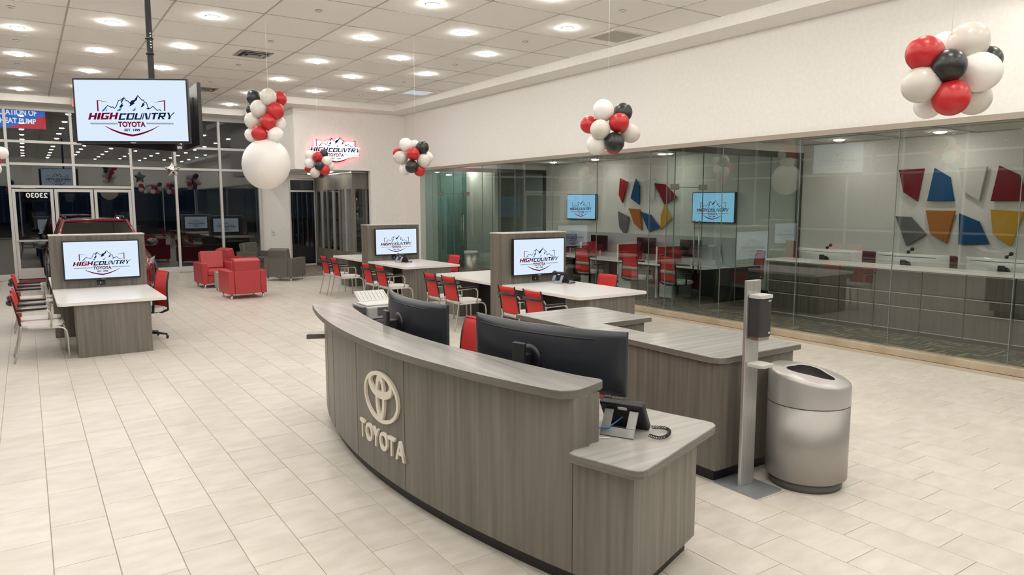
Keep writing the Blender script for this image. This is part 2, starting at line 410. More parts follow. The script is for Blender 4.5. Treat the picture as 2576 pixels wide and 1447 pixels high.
for x in (10.9, 12.1, 13.3): MB().box(x-.012, -2, 3.19, x+.012, 20.6, 3.201).obj('grid_tee', 'tee', oc)
for j in range(0, 19): MB().box(9.66, -1.6+j*1.2168-.012, 3.19, 13.45, -1.6+j*1.2168+.012, 3.201).obj('grid_tee', 'tee', oc)
struct(MB().box(9.66, 20.55, 0, 13.45, 20.6, .1).box(13.41, -2, 0, 13.45, 20.6, .1).obj('baseboard_office', 'kick'), 'black rubber baseboard in the offices')

# ---- entrance curtain wall
def mullion(par, x0, y0, z0, x1, y1, z1, m='alum_frame', name='mullion'): return MB().box(x0, y0, z0, x1, y1, z1, .004, 1).obj(name, m, par)
win = sthing('window_1', 'silver framed entrance glazing against the night', (0, 23.3, 0))
VX = [-5.6, -4.3, -2.95, -1.62, -.30, 2.60, 3.76, 5.02, 6.17]
for x in VX: mullion(win, x-.035, -.06, 0, x+.035, .08, 4.58)
mullion(win, 1.15, -.05, 2.52, 1.22, .08, 4.58)
def row(x0, x1, z): mullion(win, x0+.035, -.055, z-.035, x1-.035, .075, z+.035)
for a, b in zip(VX[:-1], VX[1:]):
    zs = [.12, 3.06, 3.69, 4.545]
    if a == -.30: zs = [2.5, 3.10, 3.69, 4.545]
    for z in zs: row(a, b, z)
    cols = [(a, b)] if a != -.30 else [(-.30, 1.185), (1.185, 2.60)]
    for c, d in cols:
        for z0, z1 in zip(zs[:-1], zs[1:]):
            MB().box(c+.03, .0, z0+.03, d-.03, .012, z1-.03).obj('pane', 'gl_night', win)
mullion(win, -5.6, -.10, 0, -.335, -.0605, .13, name='sill'); mullion(win, 2.635, -.10, 0, 6.13, -.0605, .13, name='sill')
DX = [(-.262, .668), (.690, 1.610), (1.632, 2.562)]
for i, (a, b) in enumerate(DX):
    d = sthing('door_%d' % (i+1), ['silver entrance door leaf with push bar and reversed white street number', 'middle silver framed entrance door leaf', 'silver framed entrance door leaf nearest the lounge glazing'][i], (0, 23.3, 0))
    mullion(d, a, -.04, .02, a+.075, .05, 2.44, name='stile'); mullion(d, b-.075, -.04, .02, b, .05, 2.44, name='stile')
    mullion(d, a+.075, -.04, 2.36, b-.075, .05, 2.44, name='rail'); mullion(d, a+.075, -.04, .02, b-.075, .05, .30, name='rail')
    MB().box(a+.07, 0, .29, b-.07, .012, 2.37).obj('pane', 'gl_night', d)
    mullion(d, a+.05, -.10, 1.02, b-.05, -.045, 1.07, name='push_bar', m='alum')
    if i == 0:
        me = fit_verts(text_mesh('23030', 1, offset=.02), .535, .045, 2.20, 2.335)
        for v in me.vertices: v.co = Vector((v.co.x, -.004, v.co.y))
        me.materials.append(P('white_vinyl_glow', (.8, .8, .78), .5, emis=(.8, .8, .78), es=.12)); link('door_number', me, d)  # unlit vinyl number given a faint glow
        mullion(d, a+.2, -.09, 2.455, a+.55, -.041, 2.50, name='door_closer', m='alum')
win['note'] = ''
del win['note']
# nook window
nw = sthing('window_2', 'narrow dark window beside the display case', (0, 23.4, 0))
for x in (7.12, 7.96): mullion(nw, x, -.05, 0, x+.05, .05, 2.86)
for z in (.0, 2.42, 2.80): mullion(nw, 7.17, -.05, z, 7.96, .05, z+.055)
MB().box(7.16, 0, .05, 7.97, .012, 2.43).obj('pane', 'gl_night', nw); MB().box(7.16, 0, 2.47, 7.97, .012, 2.81).obj('pane', 'gl_night', nw)
# left curtain wall
lw = sthing('window_3', 'silver framed glazing along the street side', (-6, 0, 0))
for j in range(0, 15):
    y = -5+j*1.99; mullion(lw, -.08, y-.035, 0, .06, y+.035, 4.7)
for z in (.06, 1.05, 3.06, 3.69, 4.6): mullion(lw, -.07, -5, z-.035, .055, 23.3, z+.035)
for j in range(14): MB().box(-.012, -5+j*1.99+.03, .1, 0, -5+(j+1)*1.99-.03, 4.6).obj('pane', 'gl_night', lw)
bw = sthing('window_8', 'silver framed glazing behind the reception', (0, -5, 0))
for j in range(9): mullion(bw, -6+j*1.93-.035, -.08, 0, -6+j*1.93+.035, .06, 3.2)
for z in (.06, 3.16): mullion(bw, -6, -.07, z-.035, 9.5, .055, z+.035)
for j in range(8): MB().box(-6+j*1.93+.03, -.012, .1, -6+(j+1)*1.93-.03, 0, 3.13).obj('pane', 'gl_night', bw)
struct(MB().box(-6.2, -5, 4.6, -6, 23.4, 5.).obj('wall_left', 'wall'), 'cream wall strip above the street glazing')

# ---- office glass front
gf = sthing('window_4', 'frameless glass office front along the showroom', (9.5, 0, 0))
MB().box(-.09, -5, 0, .07, 18.72, .095, .004, 1).obj('curb', noisy('tan_metal_curb', (.46, .37, .26), (.60, .50, .37), (.4, 2.2, .4), .38, 1.5, 3, metal=.35), gf)
MB().box(-.06, -5, 2.965, .04, 18.72, 3.04, .003, 1).obj('head_channel', P('tan_channel', (.34, .29, .235), .4, .4), gf)
JY = [-4.9, -2.9, -1.45, 0., .70, 2.12, 3.55, 4.98, 6.41, 7.83, 9.06, 9.48, 10.95, 12.4, 13.85, 15.3, 16.75, 17.95, 18.70]
for a, b in zip(JY[:-1], JY[1:]): MB().box(-.006, a+.004, .095, .006, b-.004, 2.965).obj('pane', 'gl_main', gf)
edge = P('glass_edge_line', (.16, .20, .19), .2)
for y in JY[1:-1]: MB().box(-.007, y-.0038, .096, .007, y+.0038, 2.964).obj('joint', edge, gf)
# ---- glass partitions across the offices
def partition(name, label, Y, mat, joints, door=None):
    g = sthing(name, label, (9.5, Y, 0)); W2 = 3.95
    MB().box(.07, -.05, 2.94, W2, .05, 3.05).obj('head_channel', 'bronze', g); MB().box(.17, -.04, 3.05, W2, .04, 3.2).obj('bulkhead', 'wall', g)
    MB().box(W2-.06, -.05, 0, W2, .05, 2.94).obj('end_post', 'bronze', g)
    MB().box(.95, -.03, .0, W2-.06, .03, .10).obj('bottom_rail', 'steel', g)
    for a, b in zip(joints[:-1], joints[1:]):
        MB().box(a+.005, -.006, .02 if a < .9 else .10, b-.005, .006, 2.94).obj('pane', mat, g)
        MB().box(b-.004, -.008, .10, b+.004, .008, 2.94).obj('joint', edge, g)
    if door:
        a, b = door
        for x in (a, b): MB().box(x-.09, -.03, 2.26, x+.09, .03, 2.36, .006, 1).obj('patch_fitting', 'steel', g)
        MB().box(a+.09, -.008, 2.30, b-.09, .008, 2.31).obj('door_head_line', edge, g)
        for s in (-1, 1):
            h = MB().tube([(b-.14, s*.06, .72), (b-.14, s*.06, 1.70)], .014).obj('pull_handle', 'steel', g)
            MB().tube([(b-.14, 0, .86), (b-.14, s*.06, .86)], .009).obj('standoff', 'steel', h); MB().tube([(b-.14, 0, 1.56), (b-.14, s*.06, 1.56)], .009).obj('standoff', 'steel', h)
    return g
partition('window_5', 'glass partition with swing door between the two offices', 9.06, 'gl_part', [.02, .20, .95, 1.95, 2.95, 3.89], (.20, .95))
partition('window_6', 'glass partition with swing door at the far office', 17.95, 'gl_part', [.02, .25, 1.1, 2.0, 2.95, 3.89], (.25, 1.1))
tg = sthing('window_7', 'teal tinted glass screen inside the far office', (10.62, 17.95, 0))
for a, b in ((.06, .85), (.86, 1.75), (1.76, 2.6)): MB().box(-.006, a, .02, .006, b, 3.1).obj('pane', 'gl_teal', tg)
MB().box(-.03, .05, 3.1, .03, 2.62, 3.19).obj('head_channel', 'bronze', tg)

# ---- outside, at night
struct(MB().box(-60, -40, -.25, 70, 110, -.14).obj('ground_outside', 'asphalt'), 'dark parking lot outside')

# ================================================================== CEILING FITTINGS
def downlight(name, mat, label, group, r=.085, dome=.038):
    t = thing(name, label, 'ceiling light', group=group)
    MB().lathe([(r+.018, .0), (r+.018, -.006), (r, -.008), (r, .0)], 20).obj('trim_ring', P('white_trim', (.82, .8, .77), .4), t)
    MB().lathe([(r, -.002), (r*.97, -dome*.3), (r*.86, -dome*.6), (r*.62, -dome*.85), (r*.3, -dome*.97), (.002, -dome)], 18).obj('lens', mat, t)  # lens shape bulges down to throw light onto the ceiling around it
    return t
LG = 'recessed downlights in the showroom ceiling'
dl = None
lamps = []
for i in range(-5, 8):
    if i in (-2, -4): continue  # unseen left columns thinned out to dim the floor there
    x = GX0-GS/2 + i*GS
    # the grid cell rows alternate from column to column
    n0 = {0: 2, 1: 1, 2: 0, 4: 0, 5: -1, 6: 0}.get(i, (2-i) % 2)
    for j in range(-14, 9):
        if (j-n0) % 2: continue
        y = GY0-GS/2 + j*GS
        if (i == 3 and y > 8.3) or (i == 7 and y > 4.0) or y > 22 or y < -4.6 or (x > XN-.3 and y > YN-.3): continue  # unseen lamps in the bare columns are added to brighten floor and wall
        lamps.append((x, y))
for x, y in lamps:
    if dl is None:
        dl = downlight('downlight', 'lens', 'round white downlight recessed in the showroom ceiling boards', LG); dl.location = (x, y, CEIL+.003)
    else: dup(dl, (x, y, CEIL+.003), 0, dl['label'])
ol = None
OG = 'recessed downlights in the office ceiling'
for px, py in [(1392, 408), (1497, 401), (1666, 387), (2111, 351), (2365, 331), (1178, 420)]:
    p = at_z(px, py, 3.2)
    if ol is None:
        ol = downlight('office_downlight', 'lens_office', 'round white downlight recessed in the glass office ceiling', OG, .10, .03); ol.location = (p.x, p.y, 3.199)
    else: dup(ol, (p.x, p.y, 3.199), 0, ol['label'])
for x, y in [(10.6, 19.6), (11.4, 19.3), (12.6, 2.9), (12.6, .8), (10.6, 14.5), (10.6, 11.8), (10.7, 6.), (10.7, 3.), (10.7, 17.2)]: dup(ol, (x, y, 3.199), 0, ol['label'])
sp = thing('sprinkler', 'small round sprinkler cover plate on the showroom ceiling', 'sprinkler', group='sprinkler covers on the ceiling')
MB().lathe([(.045, .01), (.045, -.012), (.04, -.016)], 16).obj('cover_plate', P('sprinkler_plate', (.55, .53, .49), .4), sp)
MB().lathe([(.052, .01), (.052, .0)], 16).obj('gap_ring', 'blackm', sp)
first = True
for px, py in [(27, 17), (41, 101), (43, 161), (47, 205), (802, 27), (682, 104), (600, 163), (531, 206), (390, 194), (1567, 27), (1322, 105), (1145, 163), (1015, 206), (908, 240)]:
    p = at_z(px, py, CEIL)
    if first: sp.location = (p.x, p.y, CEIL); first = False
    else: dup(sp, (p.x, p.y, CEIL), 0, sp['label'])
def diffuser(x, y, label, square=.60):
    t = thing('air_diffuser', label, 'air vent', (x, y, CEIL)); a = square/2; wm = P('diffuser_white', (.72, .70, .66), .5)
    MB().box(-a, -a, -.003, a, a, .004).obj('throat_shade', 'blackm', t)  # flat black plate stands in for the shade inside the duct opening
    for k, (o_, i_) in enumerate(((1., .80), (.64, .50), (.36, .0))):
        b = MB(); so = a*o_; si = a*i_; zo, zi = (-.006, -.010) if k == 0 else (-.030, -.006)
        O = [b.bm.verts.new((sx*so, sy*so, zo)) for sx, sy in ((-1, -1), (1, -1), (1, 1), (-1, 1))]
        I = [b.bm.verts.new((sx*max(si, .02), sy*max(si, .02), zi)) for sx, sy in ((-1, -1), (1, -1), (1, 1), (-1, 1))]
        for q in range(4): b._face([O[q], O[(q+1) % 4], I[(q+1) % 4], I[q]])
        if k == 2: b._face(I)
        bmesh.ops.solidify(b.bm, geom=b.bm.faces[:], thickness=.003)
        b.obj('face_ring' if k == 0 else 'cone', wm, t)
    return t
diffuser(3.74, 14.15, 'square four-way air diffuser in the ceiling between the hanging screens and the balloon column')
diffuser(3.80, 19.02, 'square four-way air diffuser in the ceiling near the entrance, part hidden by the hanging screens')
def grille(x, y, label, m):
    t = thing('return_grille', label, 'air vent', (x, y, CEIL)); a = .34
    MB().box(-a, -a, -.007, a, a, .005, .002, 1).obj('frame', P('grille_frame', (.62, .59, .54), .5), t)
    MB().box(-a+.04, -a+.04, -.010, a-.04, a-.04, -.0065).obj('core', m, t)
grille(8.42, 9.27, 'square beige perforated return grille beside the soffit', noisy('perforated_core', (.34, .31, .27), (.48, .45, .40), (1, 1, 1), .6, 120., 0))
grille(8.40, 16.57, 'square grille given a pale blue glow beside the soffit near the far corner', P('blue_glow_core', (.62, .70, .80), .4, emis=(.7, .82, 1.), es=.35))  # bluish light on this grille put in as a glow of its core

# ================================================================== RECEPTION DESK
def cx_front(y): d = y-4.6; return .00294*d**3+.07747*d*d+.00151*d+1.9667
def cx_ledge(y): d = y-4.6; return -.00393*d**3+.0792*d*d+.0137*d+1.8762
def catmull(pts, n=6):
    out = []
    for i in range(len(pts)-1):
        p0 = pts[max(i-1, 0)]; p1 = pts[i]; p2 = pts[i+1]; p3 = pts[min(i+2, len(pts)-1)]
        for k in range(n):
            t = k/n
            out.append(tuple(.5*((2*p1[a])+(-p0[a]+p2[a])*t+(2*p0[a]-5*p1[a]+4*p2[a]-p3[a])*t*t+(-p0[a]+3*p1[a]-3*p2[a]+p3[a])*t**3) for a in (0, 1)))
    return out+[tuple(pts[-1])]
YS = [2.72+i*(6.64-2.72)/40 for i in range(41)]
desk = thing('reception_desk', 'curved grey-brown laminate reception desk with raised cream car-maker emblem', 'reception desk', (2.5, 4.5, 0))
DO = Vector((-2.5, -4.5, 0))
def dk(name, mb, mat, parent=desk):
    bmesh.ops.translate(mb.bm, verts=mb.bm.verts[:], vec=DO); return mb.obj(name, mat, parent)
outer = [(cx_front(y), y) for y in YS]; inner = [(cx_front(y)+.11, y) for y in YS]
fp = dk('front_panel', MB().prism(outer+inner[::-1], .10, 1.028), 'woodv')
for yy in (4.18, 5.0, 5.75, 6.1):
    x = cx_front(yy); g = MB().box(x-.0012, yy-.0014, .102, x+.004, yy+.0014, 1.02); dk('panel_seam', g, 'blackm', fp)
dk('toe_kick', MB().prism([(cx_front(y)+.055, y+.03) for y in YS]+[(cx_front(y)+.10, y+.03) for y in YS[::-1]], 0, .10), 'kick')
led_o = [(cx_ledge(y), y) for y in [2.80+i*(6.50-2.80)/36 for i in range(37)]]
led_i = catmull([(2.485, 2.835), (2.444, 2.94), (2.382, 3.25), (2.309, 3.753), (2.262, 4.089), (2.238, 4.614), (2.259, 5.161), (2.319, 5.648), (2.417, 6.15), (2.495, 6.471)], 5)
endr = [(2.16, 2.745), (2.20, 2.722), (2.25, 2.716), (2.30, 2.725), (2.455, 2.775), (2.478, 2.792), (2.488, 2.815)]
endl = [(2.20, 6.585), (2.235, 6.592)]
lpoly = led_o[::-1]+endr+led_i+[(2.49, 6.50)]+endl[::-1]
dk('transaction_ledge', MB().prism(lpoly, 1.028, 1.072, .003, side=1), ['woody_lit', 'wood_edge_shade'])
# lower work surface: wraps the back of the tall front and juts out at both ends
wpoly = [(2.178, 2.70), (2.18, 2.655), (2.268, 2.352), (2.285, 2.325), (2.312, 2.311), (2.345, 2.314), (3.118, 2.572), (3.150, 2.590), (3.170, 2.622), (3.168, 2.66), (3.088, 2.931), (3.012, 3.254)]
wpoly += catmull([(2.955, 3.416), (2.84, 4.0), (2.79, 4.6), (2.81, 5.2), (2.90, 5.9), (3.05, 6.55), (3.08, 6.72)], 5)
wpoly += [(3.05, 6.79), (2.98, 6.80), (2.30, 6.815), (2.245, 6.80), (2.225, 6.76)]
wpoly += [(cx_front(y)+.1105 if y < 6.64 else 2.16, y) for y in [6.70, 6.6, 6.2, 5.8, 5.4, 5., 4.6, 4.2, 3.8, 3.4, 3.0, 2.76]]
dk('work_surface', MB().prism(wpoly, .714, .76, .003, side=1), ['woodx_lit', 'wood_edge_shade'])
C1 = (2.335, 2.395); C2 = (3.072, 2.654); C0 = (cx_front(2.715), 2.715)
def wallseg(a, b, th, z0, z1):
    d = (Vector(b)-Vector(a)).normalized(); n = Vector((-d.y, d.x))*th
    return MB().prism([a, b, (b[0]+n.x, b[1]+n.y), (a[0]+n.x, a[1]+n.y)], z0, z1)
dk('end_panel', wallseg(C1, C2, .04, .10, .712), 'woodv')
dk('low_front_panel', wallseg(C0, C1, .04, .10, .712), 'woodv')
def inset(p, q, d):  # move p toward q
    v = (Vector(q)-Vector(p)).normalized()*d; return (p[0]+v.x, p[1]+v.y)
dk('toe_kick', wallseg((2.40, 2.475), (3.045, 2.70), .04, 0, .10), 'kick')
dk('toe_kick', wallseg((2.262, 2.79), (2.40, 2.475), .04, 0, .10), 'kick')
dk('support_panel', wallseg((3.03, 2.70), (2.94, 3.00), .03, .10, .712), 'woodv')
dk('support_panel', wallseg((2.42, 6.45), (2.98, 6.45), .03, .0, .712), 'woodv')
dk('ledge_end_panel', MB().box(2.235, 2.745, .762, 2.415, 2.80, 1.026), 'woodv')
# ---- emblem and lettering, laid on the curved front
def on_front(u, z, off):
    """u: metres to the right as read, from the emblem centre line"""
    y = 4.505-u; x = cx_front(y); dx = (cx_front(y+.01)-cx_front(y-.01))/.02
    n = Vector((-1, dx)).normalized(); return Vector((x+n.x*off, y+n.y*off, z))
def ring(oc, oa, ob, ic, ia, ib, z0, d0, d1, n=56, off=0.):
    b = MB()
    def loop(c, a, bb, d): return [b.bm.verts.new(on_front(c[0]+a*math.cos(2*PI*k/n), z0+c[1]+bb*math.sin(2*PI*k/n), d)+DO) for k in range(n)]
    o0, o1, i0, i1 = loop(oc, oa, ob, d0), loop(oc, oa, ob, d1), loop(ic, ia, ib, d0), loop(ic, ia, ib, d1)
    for k in range(n):
        q = (k+1) % n
        b._face([o1[k], o1[q], i1[q], i1[k]]); b._face([o0[k], o0[q], o1[q], o1[k]]); b._face([i0[k], i1[k], i1[q], i0[q]])
    return b
em = ring((0, 0), .277, .180, (0, 0.0), .252, .155, .672, .001, .020).obj('emblem', 'letter', desk)
em['label'] = 'cream three-oval car-maker emblem'
ring((0, .081), .190, .090, (0, .098), .150, .053, .672, .001, .0195).obj('emblem_oval', 'letter', em)
ring((0, 0), .073, .172, (0, 0), .040, .118, .672, .001, .0190).obj('emblem_oval', 'letter', em)
def raised(ch, u0, u1, z0, z1):
    me = fit_verts(text_mesh(ch, 1, extrude=.5, offset=.022), u0, u1, z0, z1)
    for v in me.vertices: v.co = on_front(v.co.x, v.co.y, .001 if v.co.z < 0 else .018)+DO
    me.materials.append(M['letter']); o = link('letter', me, desk); o['label'] = 'raised cream letter '+ch
u = -.391
for ch, wd, gap in (('T', .098, .012), ('O', .130, .006), ('Y', .112, .006), ('O', .130, .010), ('T', .098, .010), ('A', .125, 0)):
    raised(ch, u, u+wd, .297, .432); u += wd+gap

# ================================================================== BACK COUNTER
bc = thing('service_counter', 'waist-high grey-brown laminate counter of C shape behind the reception desk', 'counter', (4.3, 4.4, 0))
BO = Vector((-4.3, -4.4, 0))
def bk(name, mb, mat):
    bmesh.ops.translate(mb.bm, verts=mb.bm.verts[:], vec=BO); return mb.obj(name, mat, bc)
ctop = arc(4.0, 3.29, .08, 180, 270)+[(4.87, 3.21)]+[(4.88, 4.10)]+arc(4.82, 4.10, .06, 0, 90, 4)+[(4.245, 4.16), (4.245, 4.80), (4.87, 4.80), (4.87, 5.66)]+[(4.83, 5.70), (3.92, 5.70)]
bk('counter_top', MB().prism(ctop, .888, .93, .003, side=1), ['woodx_lit', 'wood_edge_shade'])
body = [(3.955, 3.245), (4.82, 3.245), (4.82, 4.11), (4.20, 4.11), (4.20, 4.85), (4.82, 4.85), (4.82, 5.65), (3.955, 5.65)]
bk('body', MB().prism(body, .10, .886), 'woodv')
bk('toe_kick', MB().prism([(4.012, 3.304), (4.76, 3.304), (4.76, 4.05), (4.14, 4.05), (4.14, 4.91), (4.76, 4.91), (4.76, 5.59), (4.012, 5.59)], 0, .10), 'kick')

# ================================================================== SCREENS WITH LOGO
def uv(x, y): return ((x-75-(y-165)*.1)/1920-.5, .5-((y-165)-(x-75)*.02)/1030)
def logo_mesh(name, mats):
    """flat artwork, 1 unit = screen width in x, screen height in y"""
    b = MB()
    def pg(mi, pts, z=.0): b.mi = mi; q = [uv(*p) for p in pts]; b.poly([(p[0], z, p[1]) for p in q])
    pg(0, [(480, 505), (715, 550), (505, 522), (522, 695), (498, 695)]); pg(0, [(1662, 525), (1440, 562), (1641, 545), (1653, 710), (1674, 710)])
    ln = [(580, 697), (670, 600), (735, 632), (765, 625), (785, 655), (825, 615), (838, 560), (860, 515), (890, 513), (920, 490), (950, 472), (990, 530), (1010, 525), (1055, 565), (1090, 525), (1130, 520), (1185, 440), (1260, 520), (1285, 515), (1300, 545), (1340, 565), (1375, 650), (1410, 660), (1455, 625), (1530, 695), (1575, 685), (1602, 706)]
    for p, q in zip(ln[:-1], ln[1:]):
        d = Vector((q[0]-p[0], q[1]-p[1])).normalized(); n = Vector((-d.y, d.x))*6.5; e = d*3
        pg(1, [(p[0]-e.x+n.x, p[1]-e.y+n.y), (q[0]+e.x+n.x, q[1]+e.y+n.y), (q[0]+e.x-n.x, q[1]+e.y-n.y), (p[0]-e.x-n.x, p[1]-e.y-n.y)], .0003)
    for mi, pts in [(2, [(580, 697), (665, 612), (640, 660), (605, 697)]), (2, [(638, 697), (672, 640), (657, 697)]), (2, [(828, 697), (880, 655), (918, 650), (888, 697)]), (1, [(872, 632), (905, 580), (945, 545), (920, 585), (947, 600), (905, 647)]), (1, [(895, 545), (925, 490), (955, 478), (928, 532), (905, 572)]),
                    (1, [(1050, 572), (1090, 525), (1135, 523), (1186, 445), (1175, 512), (1120, 560), (1140, 570), (1085, 605), (1035, 627), (1062, 592)]), (1, [(1243, 643), (1275, 570), (1312, 560), (1295, 590), (1317, 592), (1275, 632)]), (2, [(1098, 692), (1140, 660), (1167, 622), (1150, 665), (1163, 680), (1130, 702)]), (1, [(1335, 668), (1375, 648), (1417, 660), (1380, 678)])]:
        pg(mi, pts, .0002)
    S = .30
    GL = {'H': (1, [(0, 0, S, 1), (1-S, 0, 1, 1), (S, .40, 1-S, .62)], []), 'I': (.36, [(0, 0, 1, 1)], []), 'G': (1, [(0, 0, S, 1), (S, .78, 1, 1), (S, 0, 1, .22), (1-S, .22, 1, .52), (.52, .40, 1-S, .58)], []),
          'C': (.95, [(0, 0, S, 1), (S, .78, 1, 1), (S, 0, 1, .22)], []), 'O': (1.05, [(0, 0, S, 1), (.80, 0, 1, 1), (S, .80, .80, 1), (S, 0, .80, .2)], []), 'U': (1., [(0, 0, S, 1), (.84, 0, 1, 1), (S, 0, .84, .2)], []),
          'N': (1.05, [(0, 0, .14, 1), (.84, 0, 1, 1)], [[(.14, 1), (.42, 1), (.84, 0), (.56, 0)]]), 'T': (.95, [(0, .78, 1, 1), (.35, 0, .66, .78)], []),
          'R': (1., [(0, 0, S, 1), (S, .80, 1, 1), (.74, .5, 1, .80), (S, .36, 1, .54)], [[(.42, .36), (.70, .36), (1.02, 0), (.70, 0)]]), 'Y': (1.05, [(.36, 0, .66, .45)], [[(0, 1), (.30, 1), (.56, .45), (.36, .45)], [(.86, 1), (1.06, 1), (.66, .45), (.52, .45)]])}
    def word(wd, mi, x0, x1, yb, yt, gap):
        ws = [GL[c][0] for c in wd]; tot = sum(ws)+gap*(len(wd)-1); k = (x1-x0)/tot; x = x0
        for c, wdt in zip(wd, ws):
            def tp(px, py): return (x+px*wdt*k+(py)*26, yb+(yt-yb)*py+(px*wdt*k+x-x0)*.0)
            for r in GL[c][1]: pg(mi, [tp(r[0], r[1]), tp(r[2], r[1]), tp(r[2], r[3]), tp(r[0], r[3])], .0001)
            for q in GL[c][2]: pg(mi, [tp(*p) for p in q], .0001)
            x += (wdt+gap)*k
    word('HIGH', 0, 345, 836, 836, 722, .12); word('COUNTRY', 1, 866, 1806, 848, 736, .13)
    for x0, x1, y0, sl in ((385, 852, 905, 8), (1355, 1825, 920, 10)):
        n = 22
        for k in range(n):
            x = x0+(x1-x0)*k/n; yy = y0+sl*(k/n-.5)*1.2; wd = (x1-x0)/n
            for a in (0, 1):
                xx = x+a*wd*.5; pg(1, [(xx+3, yy-14+a*14), (xx+3+wd*.5, yy-14+a*14), (xx-3+wd*.5, yy+a*14), (xx-3, yy+a*14)])
    arcp = [(640, 950), (760, 1010), (880, 1058), (1000, 1092), (1125, 1117), (1245, 1096), (1360, 1062), (1470, 1018), (1572, 963)]
    wds = [5, 11, 15, 17, 17, 17, 15, 11, 5]
    for i in range(8): pg(0, [(arcp[i][0], arcp[i][1]-wds[i]), (arcp[i+1][0], arcp[i+1][1]-wds[i+1]), (arcp[i+1][0]-4, arcp[i+1][1]+wds[i+1]), (arcp[i][0]-(-4 if i == 0 else 4), arcp[i][1]+wds[i])])
    me = b.mesh(name)
    for m in mats: me.materials.append(M[m] if isinstance(m, str) else m)
    def add(body, mi, x0, x1, yb, yt, off):
        t = text_mesh(body, 1, offset=off); a = uv(x0, yb); c = uv(x1, yt); fit_verts(t, a[0], c[0], a[1], c[1])
        bm = bmesh.new(); bm.from_mesh(me); n0 = len(bm.faces)
        for v in t.vertices: v.co = Vector((v.co.x, 0, v.co.y))
        bm.from_mesh(t); bm.faces.ensure_lookup_table()
        for f in bm.faces[n0:]: f.material_index = mi
        bm.to_mesh(me); bm.free(); bpy.data.meshes.remove(t)
    add('TOYOTA', 0, 868, 1335, 967, 884, .042); add('EST. 1999', 1, 980, 1248, 1045, 1005, .045)
    return me
LOGO = logo_mesh('screen_artwork', ['lg_red', 'lg_navy', 'lg_blue'])
LOGO_DIM = logo_mesh('screen_artwork_small', ['lg_red', 'lg_navy', 'lg_blue'])
def tv(label, cat, loc, rz, wd, ht, name='wall_screen', tilt=0., scr='screen', bez=.018, group=None, depth=.05, outlet=False):
    """faces local -y; back at y=0"""
    t = thing(name, label, cat, loc, rz, group); t.rotation_euler = (tilt, 0, rz)
    MB().box(-wd/2, -depth, -ht/2, wd/2, -.012, ht/2, .004, 2).box(-wd*.3, -.013, -ht*.35, wd*.3, 0, ht*.3).obj('casing', 'black', t)
    s = MB().box(-wd/2+bez, -depth-.0015, -ht/2+bez*1.4, wd/2-bez, -depth+.002, ht/2-bez).obj('screen', scr, t)
    a = link('screen_artwork', LOGO, s); a.scale = (wd-2*bez, 1, ht-2.4*bez); a.location = (0, -depth-.0022, 0)
    MB().box(-.03, -depth-.001, -ht/2+.002, .03, -depth+.001, -ht/2+.010).obj('maker_mark', P('maker_mark', (.5, .5, .5), .4), t)
    return t

# ================================================================== SALES PODS
PW = .64
def make_pod(label, loc):
    t = thing('sales_pod', label, 'desk pod', loc, 0)
    MB().box(-PW, 0, 0, PW, .34, 1.54, .004, 1).obj('media_wall', 'woodv', t)
    MB().box(-PW-.004, -.004, 1.54, PW+.004, .344, 1.556).obj('wall_cap', P('pale_cap', (.62, .58, .53), .4), t)
    for sgn, n in ((-1, 'near'), (1, 'far')):
        if sgn < 0: poly = [(PW, -.003), (-PW, -.003)]+arc(-PW+.07, -1.83, .07, 180, 270, 5)+arc(PW-.012, -1.888, .012, 270, 360, 2)
        else: poly = [(-PW, .343), (PW, .343)]+arc(PW-.07, 2.17, .07, 0, 90, 5)+arc(-PW+.07, 2.17, .07, 90, 180, 5)
        MB().prism(poly, .70, .742, .004).obj('table_top', 'white_top', t)
        y0, y1 = (-1.86, -1.35) if sgn < 0 else (1.69, 2.20)
        MB().box(-.44, y0, 0, .44, y1, .699, .003, 1).obj('pedestal', 'woodv', t)
        a, b = (-1.349, -.002) if sgn < 0 else (.342, 1.689)
        MB().box(-.03, a, .0, .03, b, .699).obj('spine_panel', 'kick', t)
    MB().box(-.055, -.03, .775, .055, -.002, .845, .004, 1).obj('power_outlet', 'black', t)
    MB().box(-.012, -.032, .80, .0, -.0302, .82).obj('power_jack', 'white_pl', t)
    return t
pods = [((6.78, 9.32, 0), 'white-topped sales pod nearest the service counter, with a media wall', 'wall screen with mountain logo on the pod nearest the service counter'),
        ((6.90, 14.95, 0), 'white-topped sales pod in front of the far office corner, with a media wall', 'wall screen with mountain logo on the pod beside the far office'),
        ((.90, 12.66, 0), 'white-topped sales pod standing alone in front of the red car', 'wall screen with mountain logo on the pod in front of the car')]
for (loc, lb, sl) in pods:
    make_pod(lb, loc)
    tv(sl, 'screen', (loc[0]+.03, loc[1]-.0305, 1.165), 0, 1.03, .60, 'wall_screen', depth=.055)
    tv(sl.replace('wall screen', 'reverse-side screen'), 'screen', (loc[0]-.03, loc[1]+.3405, 1.165), PI, 1.03, .60, 'wall_screen', depth=.055)
